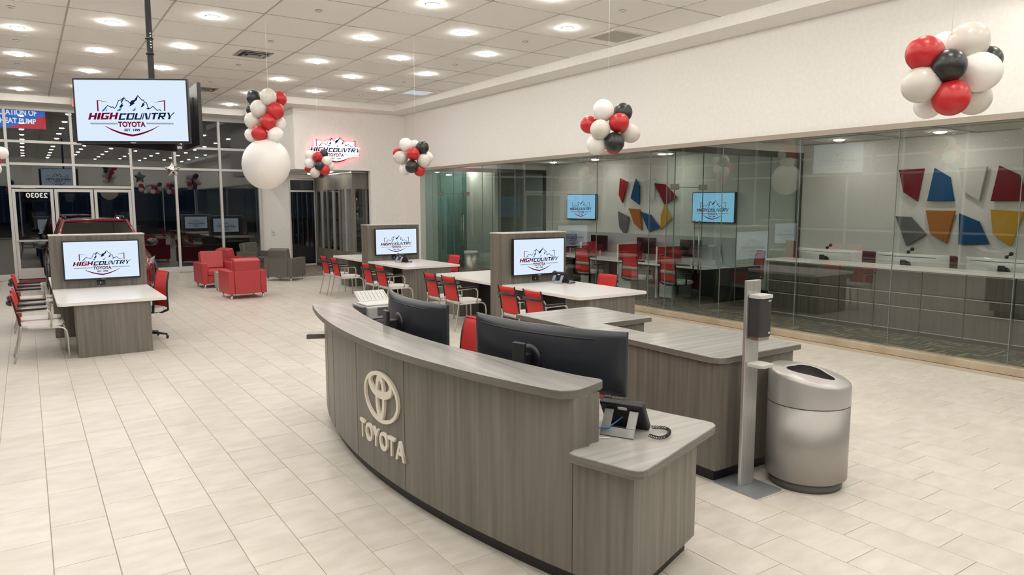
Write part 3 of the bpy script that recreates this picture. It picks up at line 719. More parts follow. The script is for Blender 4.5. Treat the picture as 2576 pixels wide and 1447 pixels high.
# ---- hanging screens round a ceiling pole
pc = Vector((1.47, 10.475, 0))
pole = thing('ceiling_pole', 'black slotted ceiling pole carrying the hanging screens', 'pole', (pc.x, pc.y, 3.0))
MB().box(-.035, -.03, .0, .035, .03, CEIL-3.0, .004, 1).obj('mast', 'blackm', pole)
for k in range(6): MB().lathe([(.009, -.0315), (.009, -.0305)], 10, (.012, 0, 1.02+k*.035), 'y').obj('slot_hole', P('slot_hole', (.8, .78, .72), .5), pole)
for z in (.93, 1.12): MB().lathe([(.05, z), (.05, z+.02)], 8).obj('collar', 'blackm', pole)
hub = MB().lathe([(.12, .02), (.12, .30)], 6).obj('hub', 'blackm', pole)
for k, (ang, lb) in enumerate(((-121, 'large hanging screen with mountain logo facing the showroom'), (-1, 'large hanging screen seen edge-on behind the first one'), (119, 'large hanging screen turned to the entrance glazing'))):
    n = Vector((math.cos(math.radians(ang)), math.sin(math.radians(ang)), 0)); dd = (.55, .41, .43)[k]; p = pc+n*dd; p.z = 3.14
    tv(lb, 'screen', tuple(p), math.radians(ang+90), 1.36, .775, 'hanging_screen', tilt=0., bez=.02, depth=.06, group='screens hung on the ceiling pole')
    q = n*.11; e = n*(dd-.005)
    MB().tube([(q.x, q.y, .15), (e.x, e.y, .14)], .025).obj('bracket_arm', 'blackm', pole)

# ================================================================== GUEST CHAIRS
def make_guest(label, group):
    """faces +y"""
    t = thing('guest_chair', label, 'chair', group=group)
    for s in (-1, 1):
        MB().tube([(s*.235, -.30, 0), (s*.225, -.255, .16), (s*.215, -.20, .44), (s*.21, -.215, .52)], .0125).obj('leg', 'tube', t)
        MB().tube([(s*.225, -.19, .425), (s*.225, .20, .425), (s*.228, .25, .415), (s*.232, .285, .375), (s*.235, .295, .30), (s*.235, .30, 0)], .0125).obj('leg', 'tube', t)
        MB().tube([(s*.235, -.235, .655), (s*.25, -.10, .665), (s*.25, .06, .668), (s*.25, .10, .655), (s*.25, .125, .62), (s*.245, .13, .55), (s*.235, .12, .435)], .0115).obj('arm_tube', 'tube', t)
        MB().prism([(s*.228-.0, -.235), (s*.272, -.235), (s*.274, .06), (s*.262, .09), (s*.238, .09), (s*.226, .06)] if s > 0 else [(-.272, -.235), (-.228, -.235), (-.226, .06), (-.238, .09), (-.262, .09), (-.274, .06)], .672, .694, .004).obj('armrest', 'black', t)
    MB().tube([(-.22, -.19, .425), (.22, -.19, .425)], .0115).tube([(-.22, .2, .425), (.22, .2, .425)], .0115).obj('seat_frame', 'tube', t)
    MB().prism(rrect(-.225, -.21, .225, .255, .08), .437, .47, .012).obj('seat', 'seat_white', t)
    def bp(u, v, off=0.):  # back surface: leans back, slightly dished
        x = (u-.5)*(.44-.03*v); z = .475+.385*v
        y = -.200-.075*v**1.3 - .03*(1-(2*u-1)**2)+off
        return (x, y, z)
    MB().grid(lambda a, b: bp(a, b, .004), 8, 8, lambda a, b: bp(a, b, -.004)).obj('backrest', 'red_mesh', t)
    for s in (-1, 1):
        MB().tube([Vector(bp(.5+s*.5, v, -.008))+Vector((0, 0, 0)) for v in (.0, .25, .5, .75, 1., 1.03)], [.013, .013, .012, .011, .010, .008], 6).obj('back_rail', 'black', t)
    b = MB()
    b.grid(lambda a, v: (bp(a, .70+.10*v)[0], bp(a, .72)[1]-.045-.02*(1-(2*a-1)**2), .475+.385*(.68+.10*v)), 8, 1, lambda a, v: (bp(a, .70+.10*v)[0], bp(a, .72)[1]-.030-.02*(1-(2*a-1)**2), .475+.385*(.68+.10*v)))
    b.obj('back_bar', 'black', t)
    return t
gd = -PI/2
spots = [((5.78, 8.24), 'red mesh guest chair with whole back showing at the pod nearest the service counter'),
         ((5.78, 7.62), 'red mesh guest chair partly hidden by the service counter top'),
         ((5.80, 10.58), 'red mesh guest chair behind the left reception monitor, farther of its pair'),
         ((5.80, 9.96), 'red mesh guest chair with all legs showing, between the two pods, nearer of its pair'),
         ((5.74, 13.16), 'red mesh guest chair behind the printer, farther of its pair'),
         ((5.74, 12.50), 'red mesh guest chair behind the printer, nearer of its pair'),
         ((5.72, 15.52), 'red mesh guest chair farthest along the pod row, by the display nook'),
         ((5.72, 14.86), 'red mesh guest chair at the far pod, nearer of the pair by the display nook'),
         ((.06, 11.10), 'red mesh guest chair with grey legs in profile at the corner of the lone pod'),
         ((.06, 11.68), 'red mesh guest chair in the middle of the row along the lone pod'),
         ((.04, 13.75), 'red mesh guest chair along the lone pod, beyond its media wall'),
         ((.04, 14.35), 'red mesh guest chair at the car end of the lone pod')]
gc = None
for (xy, lb) in spots:
    if gc is None: gc = make_guest(lb, 'red guest chairs at the pods'); gc.location = (*xy, 0); gc.rotation_euler = (0, 0, gd)
    else: dup(gc, (*xy, 0), gd+random.uniform(-.04, .04), lb)

# ================================================================== TASK CHAIRS
def make_task(label, group, grey=False):
    """faces +y"""
    t = thing('task_chair', label, 'office chair', group=group)
    MB().lathe([(.035, .07), (.045, .09), (.03, .13), (.022, .36), (.05, .38), (.09, .41)], 14).obj('gas_column', 'black', t)
    for k in range(5):
        a = 2*PI*k/5+.3; c, s = math.cos(a), math.sin(a)
        l = MB().tube([(.02*c, .02*s, .095), (.16*c, .16*s, .09), (.30*c, .30*s, .068)], [.026, .020, .014], 6).obj('base_arm', 'black', t)
        MB().lathe([(.024, -.012), (.028, -.008), (.028, .008), (.024, .012)], 12, (.30*c, .30*s, .029), 'y').obj('caster', 'black', l)
    MB().prism(rrect(-.245, -.22, .245, .25, .09), .425, .485, .016).obj('seat', 'seat_white', t)
    MB().box(-.12, -.15, .39, .12, .15, .424, .01).obj('tilt_housing', 'black', t)
    def bp(u, v, off=0.):
        x = (u-.5)*(.46-.06*v); z = .47+.53*v; y = -.225-.02*math.cos(PI*v)-.09*v*v-.035*(1-(2*u-1)**2)+off
        return (x, y, z)
    MB().grid(lambda a, b: bp(a, b, .004), 8, 10, lambda a, b: bp(a, b, -.004)).obj('backrest', 'red_mesh', t)
    for s in (-1, 1): MB().tube([bp(.5+s*.5, v, -.006) for v in (-.06, 0, .25, .5, .75, 1.)], .014, 6).obj('back_rail', 'black', t)
    MB().tube([(-.22, -.25, .44), (-.12, -.20, .40), (.12, -.20, .40), (.22, -.25, .44)], .018, 6).obj('yoke', 'black', t)
    MB().tube([bp(u, 1.0, -.004) for u in (0, .25, .5, .75, 1.)], .012, 6).obj('top_rail', 'black' if grey else 'red_mesh', t)
    if grey: MB().grid(lambda a, b: bp(a, .30+.13*b, -.014), 8, 2, lambda a, b: bp(a, .30+.13*b, -.006)).obj('lumbar_band', P('lumbar_grey', (.36, .34, .31), .5), t)
    for s in (-1, 1):
        a = MB().tube([(s*.13, 0, .41), (s*.27, -.02, .43), (s*.28, -.03, .62)], .016, 6).obj('arm_post', 'black', t)
        MB().box(s*.28-.04, -.13, .62, s*.28+.04, .12, .645, .008).obj('arm_pad', 'black', a)
    return t
TG = 'red task chairs on the showroom floor'
tc = make_task('red task chair tucked under the lone pod table', TG); tc.location = (1.375, 11.80, 0); tc.rotation_euler = (0, 0, PI/2+.25)
dup(gc, (7.57, 8.72, 0), PI/2+.08, 'red guest chair back showing over the white table nearest the service counter')
dup(gc, (7.72, 14.05, 0), PI/2+.1, 'red guest chair back showing over the far white table by the steel bin')
dup(tc, (2.90, 5.30, 0), PI/2-.1, 'red task chair between the two curved monitors of the reception desk')
dup(tc, (3.10, 3.92, 0), PI/2-.25, 'red task chair mostly hidden behind the right reception monitor')

# ================================================================== ARMCHAIRS
def make_arm(label, mat, group=None):
    """faces +y"""
    t = thing('armchair', label, 'armchair', group=group)
    for s in (-1, 1):
        MB().box(s*.40, -.38, .11, s*.275, .38, .60, .012).obj('arm', mat, t)
        for y in (-.32, .32): MB().lathe([(.022, 0), (.024, .11)], 12, (s*.33, y, 0)).obj('leg', 'chrome', t)
    MB().box(-.272, -.343, .11, .272, .36, .30, .01).obj('base', mat, t)
    MB().box(-.268, -.20, .302, .268, .385, .44, .03, 3).obj('seat_cushion', mat, t)
    R = Matrix.Translation((0, -.23, .44)) @ Matrix.Rotation(math.radians(14), 4, 'X')
    MB().box(-.272, -.10, -.02, .272, .10, .42, .03, 3, R).obj('back_cushion', mat, t)
    MB().box(-.272, -.385, .11, .272, -.345, .60, .01).obj('back_panel', mat, t)
    return t
ar = make_arm('red vinyl armchair with its back to the reception, nearest of the red three', 'red_vinyl', 'red lounge armchairs'); ar.location = (3.83, 16.12, 0); ar.rotation_euler = (0, 0, .06)
dup(ar, (3.78, 18.62, 0), PI+.08, 'red vinyl armchair showing its seat, beside the small grey table')
dup(ar, (4.62, 20.1, 0), -PI/2+.35, 'red vinyl armchair turned sideways, closest to the entrance glazing')
ag = make_arm('charcoal armchair with its back to the reception, beside the cream pillar', 'grey_vinyl', 'charcoal lounge armchairs'); ag.location = (5.67, 19.17, 0); ag.rotation_euler = (0, 0, -.80)
dup(ag, (5.72, 22.3, 0), PI+.5, 'charcoal armchair in the corner against the glazing')
st = thing('side_table', 'small grey cube side table between two red armchairs', 'side table', (3.80, 17.45, 0))
MB().box(-.23, -.23, .42, .23, .23, .45, .004, 1).obj('table_top', 'grey_pl', st); MB().box(-.23, -.22, .10, -.205, .22, .419).obj('side_panel', 'grey_pl', st); MB().box(.205, -.22, .10, .23, .22, .419).obj('side_panel', 'grey_pl', st)
for x in (-.2, .2):
    for y in (-.2, .2): MB().lathe([(.018, 0), (.018, .419)], 10, (x*.94, y, 0)).obj('leg', 'tube', st)

# ================================================================== THINGS ON THE RECEPTION DESK
def monitor(label, A, B, zt=1.28, ht=.374, base=.7605, shell='navy_pl', stand='black', R=1.8, name='curved_monitor', group=None, cat='monitor'):
    """concave towards local +y, back towards -y"""
    A, B = Vector(A), Vector(B); d = (B-A); L = d.length; rz = math.atan2(d.y, d.x); mid = (A+B)/2
    yv = Vector((-math.sin(rz), math.cos(rz))); sag = R-math.sqrt(R*R-L*L/4); c = mid-yv*sag
    t = thing(name, label, cat, (c.x, c.y, base), rz, group); z1 = zt-base; z0 = z1-ht
    def cy(x): return R-math.sqrt(R*R-x*x)
    def back(u, v):
        x = (u-.5)*L; e = min(u, 1-u, .5*v if v < .5 else .5*(1-v)); bulge = .012+.045*max(0, math.sin(PI*u))**.6*max(0, math.sin(PI*v))**.6
        return (x, cy(x)-bulge, z0+(z1-z0)*v)
    def front(u, v): x = (u-.5)*L; return (x, cy(x)+.008, z0+(z1-z0)*v)
    sh = MB().grid(back, 28, 10, front).obj('shell', shell, t)
    MB().grid(lambda u, v: (front(.01+.98*u, .03+.94*v)[0], front(.01+.98*u, .5)[1]+.0015, front(u, .03+.94*v)[2]), 28, 1).obj('panel', P('dark_lcd', (.01, .01, .012), .15), t)
    def slot(u, v):
        q = back(.06+.80*u, .855+.02*v); return (q[0], q[1]-.003, q[2])
    MB().grid(slot, 28, 1, lambda u, v: (slot(u, v)[0], slot(u, v)[1]+.004, slot(u, v)[2])).obj('vent_slot', 'blackm', sh)
    zc = z0+ht*.46
    MB().lathe([(.085, -.048), (.085, -.066), (.06, -.074)], 24, (0, 0, zc), 'y').obj('mount_ring', stand, t)
    MB().box(-.03, -.15, zc-.035, .03, -.07, zc+.035, .008).obj('neck', stand, t)
    MB().box(-.045, -.175, .012, .045, -.145, zc+.11, .008).obj('column', stand, t)
    MB().prism([(-.16, -.20), (.16, -.20), (.24, .12), (.20, .12), (.06, -.10), (-.06, -.10), (-.20, .12), (-.24, .12)], 0, .012).obj('foot', stand, t)
    return t
RG = 'curved monitors on the reception desk'
monitor('black curved ultrawide monitor beside the printer on the reception desk', (2.560, 5.632), (2.480, 4.472), group=RG)
monitor('black curved ultrawide monitor beside the phone on the reception desk', (2.470, 4.051), (2.775, 2.92), group=RG)

pr = thing('printer', 'grey printer with raised paper tray at the end of the reception desk', 'printer', (2.82, 6.47, .7605), .0)
MB().box(-.20, -.20, 0, .20, .20, .155, .012).obj('lower_body', 'dk_pl', pr); MB().box(-.205, -.205, .16, .205, .20, .275, .012).obj('upper_body', 'grey_pl', pr)
MB().box(-.11, -.212, .19, .12, -.204, .27, .003, 1).obj('control_panel', 'dk_pl', pr); MB().box(-.10, -.206, .07, .10, -.199, .095).obj('paper_slot', 'blackm', pr)
Rt = Matrix.Translation((0, .12, .285)) @ Matrix.Rotation(math.radians(-58), 4, 'X')
tr = MB().box(-.16, -.008, 0, .16, .008, .17, .004, 1, Rt).obj('paper_tray', 'ltgrey_pl', pr)
for k in range(8): MB().box(-.14+k*.04-.001, -.010, .02, -.14+k*.04+.001, -.0078, .155, mat=Rt).obj('tray_rib', 'dk_pl', tr)
MB().box(-.19, -.14, .2755, .19, .12, .29, .004, 1).obj('scanner_lid', 'ltgrey_pl', pr)
MB().box(-.245, -.16, .21, -.206, .06, .275, .004, 1).obj('side_tray', 'dk_pl', pr)

def phone(label, loc, rz, blue=True):
    """screen faces local +y, seen from the back (-y)"""
    t = thing('desk_phone', label, 'desk phone', loc, rz)
    R1 = Matrix.Translation((0, .095, .008)) @ Matrix.Rotation(math.radians(38), 4, 'X')
    MB().box(-.125, -.022, .0, .125, .02, .21, .010, 2, R1).obj('body', 'black', t)
    MB().box(-.06, .0195, .09, .09, .022, .17, mat=R1).obj('display', P('dark_lcd', (.01, .01, .012), .15), t)
    h = MB().box(-.122, .020, .01, -.075, .052, .20, .012, 3, R1).obj('handset', 'black', t)
    R2 = Matrix.Translation((0, -.115, .002)) @ Matrix.Rotation(math.radians(-35), 4, 'X')
    MB().box(-.095, -.005, .0, .095, .005, .05, .002, 1, R2).box(-.095, -.005, .05, -.045, .005, .15, .002, 1, R2).box(.045, -.005, .05, .095, .005, .15, .002, 1, R2).obj('stand', 'phone_silver', t)
    MB().box(-.02, -.026, .172, .03, -.0222, .192, mat=R1).obj('sticker', 'white_pl', t)
    cord = []
    for k in range(150):
        s = k/149; a = s*2*PI*26
        cx = .13+.10*math.sin(PI*s)+.03*s; cy = .10-.14*s+.05*math.sin(2*PI*s)
        cord.append((cx+.008*math.cos(a), cy+.003*math.sin(a), .013+.008*math.sin(a)))
    MB().tube(cord, .0028, 5).obj('coiled_cord', 'black', t)
    if blue:
        MB().tube([(-.27, -.115, .02), (-.16, -.12, .03), (-.05, -.10, .04), (-.01, -.04, .075), (.0, -.01, .085)], .004, 6).obj('network_cord', 'blue_cord', t)
        MB().tube([(-.27, -.13, .006), (-.2, -.17, .006), (-.1, -.19, .006), (-.02, -.16, .006)], .003, 6).obj('power_cord', 'white_pl', t)
    return t
phone('black desk phone on silver stand at the low end of the reception desk', (2.64, 2.80, .761), math.radians(-62))
phone('black desk phone with blue cords on the white table nearest the service counter', (7.06, 9.02, .743), math.radians(-70))
phone('black desk phone on the white table of the far pod', (6.77, 14.3, .743), math.radians(-70))

# ================================================================== SANITISER STAND AND BIN
sa = thing('sanitizer_stand', 'brushed aluminium stand with black hand sanitizer dispenser and drip tray', 'sanitizer stand', (4.125, 3.10, 0))
MB().prism(rrect(-.14, -.19, .145, .185, .02), 0, .010, .002).obj('base_plate', P('blue_grey_plate', (.36, .38, .40), .35, .5), sa)
MB().box(-.065, .003, .010, .081, .030, 1.478, .003, 1).obj('post', 'alum', sa)
ds = MB().prism(rrect(-.052, -.098, .078, .001, .02), 1.095, 1.36, .006).obj('dispenser', P('charcoal_plastic', (.035, .035, .037), .42), sa)
MB().prism(rrect(-.056, -.102, .082, .001, .012), 1.361, 1.385, .004).obj('dispenser_lid', 'ltgrey_pl', ds)
MB().prism(rrect(-.044, -.090, .070, -.004, .012), 1.07, 1.094, .002).obj('dispenser_nozzle', 'steel', ds)
MB().box(.032, -.0990, 1.339, .062, -.0982, 1.346).obj('maker_mark', 'white_pl', ds)
MB().poly([(.050, -.0988, 1.11), (.060, -.0988, 1.12), (.050, -.0988, 1.132), (.040, -.0988, 1.12)]).obj('drop_mark', 'white_pl', ds)
MB().prism(rrect(-.058, -.135, .082, .001, .018), .885, .905, .004).obj('drip_tray', 'ltgrey_pl', sa)
bn = thing('waste_bin', 'tall metallic grey round waste bin with sloped lid beside the counter', 'waste bin', (4.555, 2.925, 0))
MB().lathe([(.245, 0), (.249, .055)], 48).obj('plinth', P('bin_plinth', (.11, .105, .095), .5), bn)
MB().lathe([(.249, .056), (.277, .075), (.277, .600)], 48).obj('body', 'bin', bn)
def lid_z(x, y): return .805-.077*x+.16*y
lb = MB(); n = 48
def ringv(r, zf): return [lb.bm.verts.new((r*math.cos(2*PI*k/n), r*math.sin(2*PI*k/n), zf(r*math.cos(2*PI*k/n), r*math.sin(2*PI*k/n)))) for k in range(n)]
def hole(k, s, dz):
    a = 2*PI*k/n; r = .150*s*(1+.16*math.cos(3*(a-.6))); x, y = .03+r*math.cos(a), .015+r*math.sin(a); return lb.bm.verts.new((x, y, lid_z(x, y)+dz))
rings = [ringv(.278, lambda x, y: .606), ringv(.278, lambda x, y: lid_z(x, y)-.03), ringv(.271, lambda x, y: lid_z(x, y)-.009), ringv(.256, lid_z)]
rings += [[hole(k, 1.16, .001) for k in range(n)], [hole(k, 1.07, .006) for k in range(n)], [hole(k, 1.0, .0) for k in range(n)]]
for a, b in zip(rings[:-1], rings[1:]):
    for k in range(n): lb._face([a[k], a[(k+1) % n], b[(k+1) % n], b[k]], True)
lb.obj('lid', 'bin_rim', bn); lb = MB()
hr = [[hole(k, 1.0, -.0005) for k in range(n)], [hole(k, .97, -.12) for k in range(n)]]
for k in range(n): lb._face([hr[0][k], hr[0][(k+1) % n], hr[1][(k+1) % n], hr[1][k]], True)
lb._face(hr[1]); lb.obj('opening_liner', P('dark_liner', (.03, .024, .028), .6), bn)

# ================================================================== BALLOONS
def balloon(par, px, py, rp, col, D, k=1.08):
    p = EYE+ray(px, py)*D; r = rp*D/FPX
    c = p-par.location; out = Vector((c.x, c.y, c.z)); out = out.normalized() if out.length > .01 else Vector((0, 0, 1))
    rot = Vector((0, 0, 1)).rotation_difference(out).to_matrix()
    b = MB().ball(c, r, r, r*k, rot, 22, 14)
    return b.obj('balloon', col, par)
W_, G_, R_, B_ = 'bl_white', 'bl_grey', 'bl_red', 'bl_black'
def cluster(name, label, X, Y, Z, items, top, group, step=.16):
    t = thing(name, label, 'balloons', (X, Y, Z), 0, group); D = (Vector((X, Y, Z))-EYE).dot(_f)
    for px, py, r, col, dep in items: balloon(t, px, py, r, col, D-dep*step)
    MB().tube([(0, 0, .10), (0, 0, CEIL-Z)], .0016, 4).obj('string', 'string', t)
    return t
BG = 'red black and white balloon clusters hung from the ceiling'
cluster('balloon_cluster', 'balloon bunch hanging high in front of the cream wall above the credenza office', 5.565, 2.59, 2.944,
        [(2327, 136, 44, R_, .5), (2378, 118, 36, W_, -.8), (2435, 108, 48, G_, .1), (2386, 166, 42, B_, 1.0), (2481, 152, 36, B_, -.8), (2462, 182, 49, W_, .5), (2318, 213, 45, G_, .4), (2392, 245, 44, R_, .8), (2447, 245, 42, G_, -.4), (2336, 262, 34, W_, -.7)], 1, BG)
cluster('balloon_cluster', 'balloon bunch hanging above the pod nearest the service counter', 5.565, 6.24, 2.875,
        [(1518, 278, 26, W_, .5), (1566, 284, 24, B_, -.4), (1483, 314, 22, R_, -.4), (1557, 309, 24.5, R_, .8), (1510, 326, 25, G_, .9), (1585, 335.5, 24, G_, .2), (1502, 362, 26, W_, .1), (1546, 358, 24.5, B_, .8), (1543, 368, 20, R_, -.4)], 1, BG)
cluster('balloon_cluster', 'balloon bunch hanging in front of the cream corner by the office glass', 5.565, 11.11, 2.807,
        [(1022, 365, 17, W_, .4), (1043, 366, 13, W_, -.6), (1062, 372, 16.5, B_, .3), (1039.3, 387, 16.5, R_, 1.), (1001, 384, 12, R_, -.6), (1008, 397, 17, G_, .4), (1066, 404.5, 17, G_, .5), (1075, 396, 14, W_, -.5), (1019, 426, 15, W_, -.1), (1035.5, 419, 16, B_, .9), (1055, 428, 15, R_, .1)], 1, BG)
cluster('balloon_cluster', 'balloon bunch hanging in front of the lit logo sign', 5.565, 15.98, 2.915,
        [(781, 392, 13, W_, .1), (799, 395, 12.5, R_, .8), (814, 388, 11, B_, -.2), (780, 411, 13, W_, .4), (821, 406, 13, W_, .3), (803, 416.5, 12, B_, 1.), (777, 424, 10, R_, -.4), (817, 428, 13, R_, .5), (793, 434, 13, G_, .6), (829, 417, 11, W_, -.4), (808, 440, 8, B_, -.5)], 1, BG)
cluster('balloon_column', 'column of small red black and white balloons ending in one giant white balloon', 3.13, 11.11, 2.90,
        [(638, 246, 17.5, B_, .2), (675, 244.5, 20.5, G_, .9), (703, 249, 18, R_, -.3), (651.5, 274, 21, G_, .8), (632, 276, 13, B_, -.6), (693.5, 279, 21, R_, .7), (637, 305, 21, G_, .2), (674.6, 307, 19.5, R_, .9), (702, 311.6, 17, W_, -.4), (635, 340, 18, W_, -.2), (652.3, 336, 19, R_, .9), (692.6, 340, 19.5, W_, .5), (669.7, 413, 59, W_, -.1)], 1, None)
cluster('balloon_cluster', 'balloon bunch cut off beside the entrance door, in front of the street glazing', -.33, 13.55, 2.80,
        [(3, 385, 16, W_, .5), (-14, 402, 15, R_, .7), (-22, 372, 15, B_, .3), (-34, 396, 16, W_, .2), (-12, 425, 14, W_, -.3), (-40, 420, 15, R_, .1)], 1, BG)
sb = thing('star_balloon', 'crinkled silver foil star balloon hanging in front of the glazing', 'balloon', (3.19, 20.16, 2.90), -.3)
b = MB(); n = 10; fr = [b.bm.verts.new(((.21 if k % 2 == 0 else .115)*math.sin(2*PI*k/n), 0, (.21 if k % 2 == 0 else .115)*math.cos(2*PI*k/n))) for k in range(n)]
c1, c2 = b.bm.verts.new((0, -.085, 0)), b.bm.verts.new((0, .085, 0))
for k in range(n): b._face([fr[k], fr[(k+1) % n], c1], True); b._face([fr[(k+1) % n], fr[k], c2], True)
bmesh.ops.subdivide_edges(b.bm, edges=b.bm.edges[:], cuts=3, use_grid_fill=True, smooth=.5)
for v in b.bm.verts:
    if abs(v.co.y) > .012: v.co += Vector((random.uniform(-.006, .006), random.uniform(-.014, .014), random.uniform(-.006, .006)))
b.obj('foil_star', 'foil', sb); MB().tube([(0, 0, .20), (0, 0, CEIL-2.90)], .0016, 4).obj('string', 'string', sb)

# ================================================================== CAR (front towards -y)
car = thing('car', 'dark red sport utility car with roof rails parked behind the lone pod', 'car', (1.29, 16.35, 0))
ST = [(0., .62, .42, .66), (.06, .78, .30, .80), (.25, .88, .25, .90), (.55, .94, .24, .98), (1.0, .965, .24, 1.05), (1.45, .97, .24, 1.10), (2.2, .975, .24, 1.08), (3.2, .975, .24, 1.09), (4.1, .965, .24, 1.12), (4.55, .93, .28, 1.10), (4.75, .84, .40, 1.0)]
def car_pt(u, v):
    f = u*(len(ST)-1); i = min(int(f), len(ST)-2); t = f-i
    y, hw, zb, zt = [ST[i][k]*(1-t)+ST[i+1][k]*t for k in range(4)]
    prof = [(-.80, 0), (-1., .10), (-1.0, .45), (-1.0, .66), (-.965, .84), (-.90, .95), (-.70, 1.0), (-.35, 1.03), (0, 1.04), (.35, 1.03), (.70, 1.0), (.90, .95), (.965, .84), (1.0, .66), (1.0, .45), (1., .10), (.80, 0)]
    g = v*(len(prof)-1); j = min(int(g), len(prof)-2); s = g-j
    a = prof[j][0]*(1-s)+prof[j+1][0]*s; c = prof[j][1]*(1-s)+prof[j+1][1]*s
    return (a*hw, y, zb+(zt-zb)*c)
b = MB(); b.grid(car_pt, 40, 32)
b.poly([car_pt(0, k/32) for k in range(33)]); b.poly([car_pt(1, k/32) for k in range(33)][::-1])
cbody = b.obj('body', 'car_red', car)
# greenhouse
gh = {'wb': (1.35, .80, 1.09), 'wt': (2.12, .60, 1.66), 'rt': (4.0, .58, 1.67), 'rb': (4.60, .76, 1.09)}
def gp(k, s, dx=0, dz=0): y, x, z = gh[k]; return (s*(x+dx), y, z+dz)
def slab(pts, th, nrm):
    b = MB(); n = Vector(nrm)*th; A = [b.bm.verts.new(p) for p in pts]; B = [b.bm.verts.new(Vector(p)+n) for p in pts]
    b._face(A); b._face(B[::-1])
    for i in range(len(A)): b._face([A[i], A[(i+1) % len(A)], B[(i+1) % len(A)], B[i]])
    return b
slab([gp('wb', -1), gp('wb', 1), gp('wt', 1), gp('wt', -1)], .008, (0, .6, -.8)).obj('windshield', 'gl_car', car)
slab([gp('rb', -1), gp('rb', 1), gp('rt', 1), gp('rt', -1)], .008, (0, -.6, -.8)).obj('rear_window', 'gl_car', car)
MB().grid(lambda u, v: ((v-.5)*2*(.60-.02*u), 2.08+1.98*u, 1.665+.055*math.sin(PI*min(max(.08+u*.9, 0), 1))*(1-(2*v-1)**4)), 10, 12, lambda u, v: ((v-.5)*2*(.60-.02*u), 2.08+1.98*u, 1.64)).obj('roof', 'car_red', car)
for s in (-1, 1):
    slab([gp('wb', s, .02), (s*.82, 2.6, 1.09), (s*.615, 2.75, 1.655), gp('wt', s, .015)], .008, (-s, 0, 0)).obj('side_window', 'gl_car', car)
    slab([(s*.82, 2.66, 1.09), gp('rb', s, .04), gp('rt', s, .02), (s*.615, 2.80, 1.655)], .008, (-s, 0, 0)).obj('side_window', 'gl_car', car)
    MB().tube([gp('wb', s, .015), gp('wt', s, .01)], .038, 8).obj('front_pillar', 'car_red', car)
    MB().tube([gp('rb', s), gp('rt', s)], .06, 8).obj('rear_pillar', 'car_red', car)
    MB().tube([(s*.82, 2.63, 1.09), (s*.61, 2.78, 1.65)], .03, 6).obj('door_pillar', 'car_black', car)
    MB().tube([(s*.565, 2.15, 1.69), (s*.565, 2.25, 1.745), (s*.56, 3.8, 1.745), (s*.56, 3.95, 1.69)], .017, 8).obj('roof_rail', P('rail_black', (.03, .03, .03), .25, .4), car)
    m = MB().ball((s*1.06, 1.72, 1.17), .125, .09, .085).obj('side_mirror', 'car_black', car)
    MB().box(s*.93, 1.70, 1.10, s*1.0, 1.76, 1.14, .01).obj('mirror_arm', 'car_black', m)
    slab([(s*.55, .085, .74), (s*.80, .14, .80), (s*.95, .55, .93), (s*.955, .60, .86), (s*.82, .16, .70), (s*.58, .085, .66)], -.03, (s*.2, 1, 0)).obj('headlamp', 'lamp_glass', car)
    slab([(s*.62, .07, .52), (s*.80, .10, .56), (s*.87, .20, .54), (s*.82, .15, .36), (s*.66, .085, .34)], -.02, (0, 1, 0)).obj('fog_lamp_pocket', 'car_black', car)
    for y in (.95, 3.85):
        wh = MB().lathe([(.30, -.11), (.365, -.09), (.37, 0), (.365, .09), (.30, .11)], 28, (s*.87, y, .37), 'x').obj('wheel', 'tyre', car)
        MB().lathe([(.255, .112 if s > 0 else -.112), (.25, .118 if s > 0 else -.118), (.06, .105 if s > 0 else -.105)], 10, (s*.87, y, .37), 'x').obj('rim', 'alum', wh)
        MB().tube([(s*.975, y+.41*math.cos(a), .37+.41*math.sin(a)) for a in [PI*k/12 for k in range(13)]], .035, 6).obj('wheel_arch', 'car_black', car)
MB().box(-.56, -.02, .44, .56, .06, .72, .02).obj('grille', 'car_black', car)
MB().ball((0, -.025, .66), .06, .012, .042).obj('badge', 'chrome', car)
MB().box(-.80, .02, .20, .80, .20, .33, .02).obj('lower_bumper', 'car_black', car)
MB().box(-.70, 2.0, .6, .70, 4.4, 1.10).obj('cabin_floor', 'car_black', car)
for s in (-1, 1): MB().box(s*.14, 2.6, 1.10, s*.58, 2.78, 1.48, .05).obj('front_seat', 'grey_vinyl', car)
mat_ = tag(MB().prism(rrect(-.25, 22.28, 2.2, 23.12, .03), .0005, .012).obj('floor_mat', noisy('red_mat', (.16, .02, .02), (.24, .05, .045), (1, 1, 1), .9, 9., 3)), 'dark red doormat inside the entrance doors', 'floor mat')

# ================================================================== DISPLAY NOOK
dc = thing('display_case', 'grey-brown wood and glass display case standing in the recessed nook', 'display case', (7.95, 20.0, 0))
x1, y1 = .95, 3.30
MB().box(0, 0, 0, x1, y1, .10).obj('plinth', 'kick', dc); MB().box(0, 0, .10, x1, y1, .60).obj('base_cabinet', 'woodv', dc)
MB().box(0, 0, 2.46, x1, y1, 2.93).obj('fascia', 'woodv', dc); MB().box(-.03, -.03, 2.93, x1, y1, 2.965).obj('crown', 'alum', dc)
MB().box(x1-.04, .0, .60, x1, y1, 2.46).obj('back_panel', 'woodv', dc)
for k in range(7): MB().box(0, .06+k*.53-.06, .60, .09, .06+k*.53+.03, 2.46).obj('post', 'alum' if k % 2 else 'woodv', dc)
MB().box(.40, 0, .60, .46, .06, 2.46).obj('post', 'woodv', dc)
for k in range(6): MB().box(.03, .09+k*.53, .60, .038, .53+k*.53, 2.46).obj('pane', 'gl_night', dc)
MB().box(.09, .025, .60, .40, .033, 2.46).obj('pane', 'gl_night', dc)
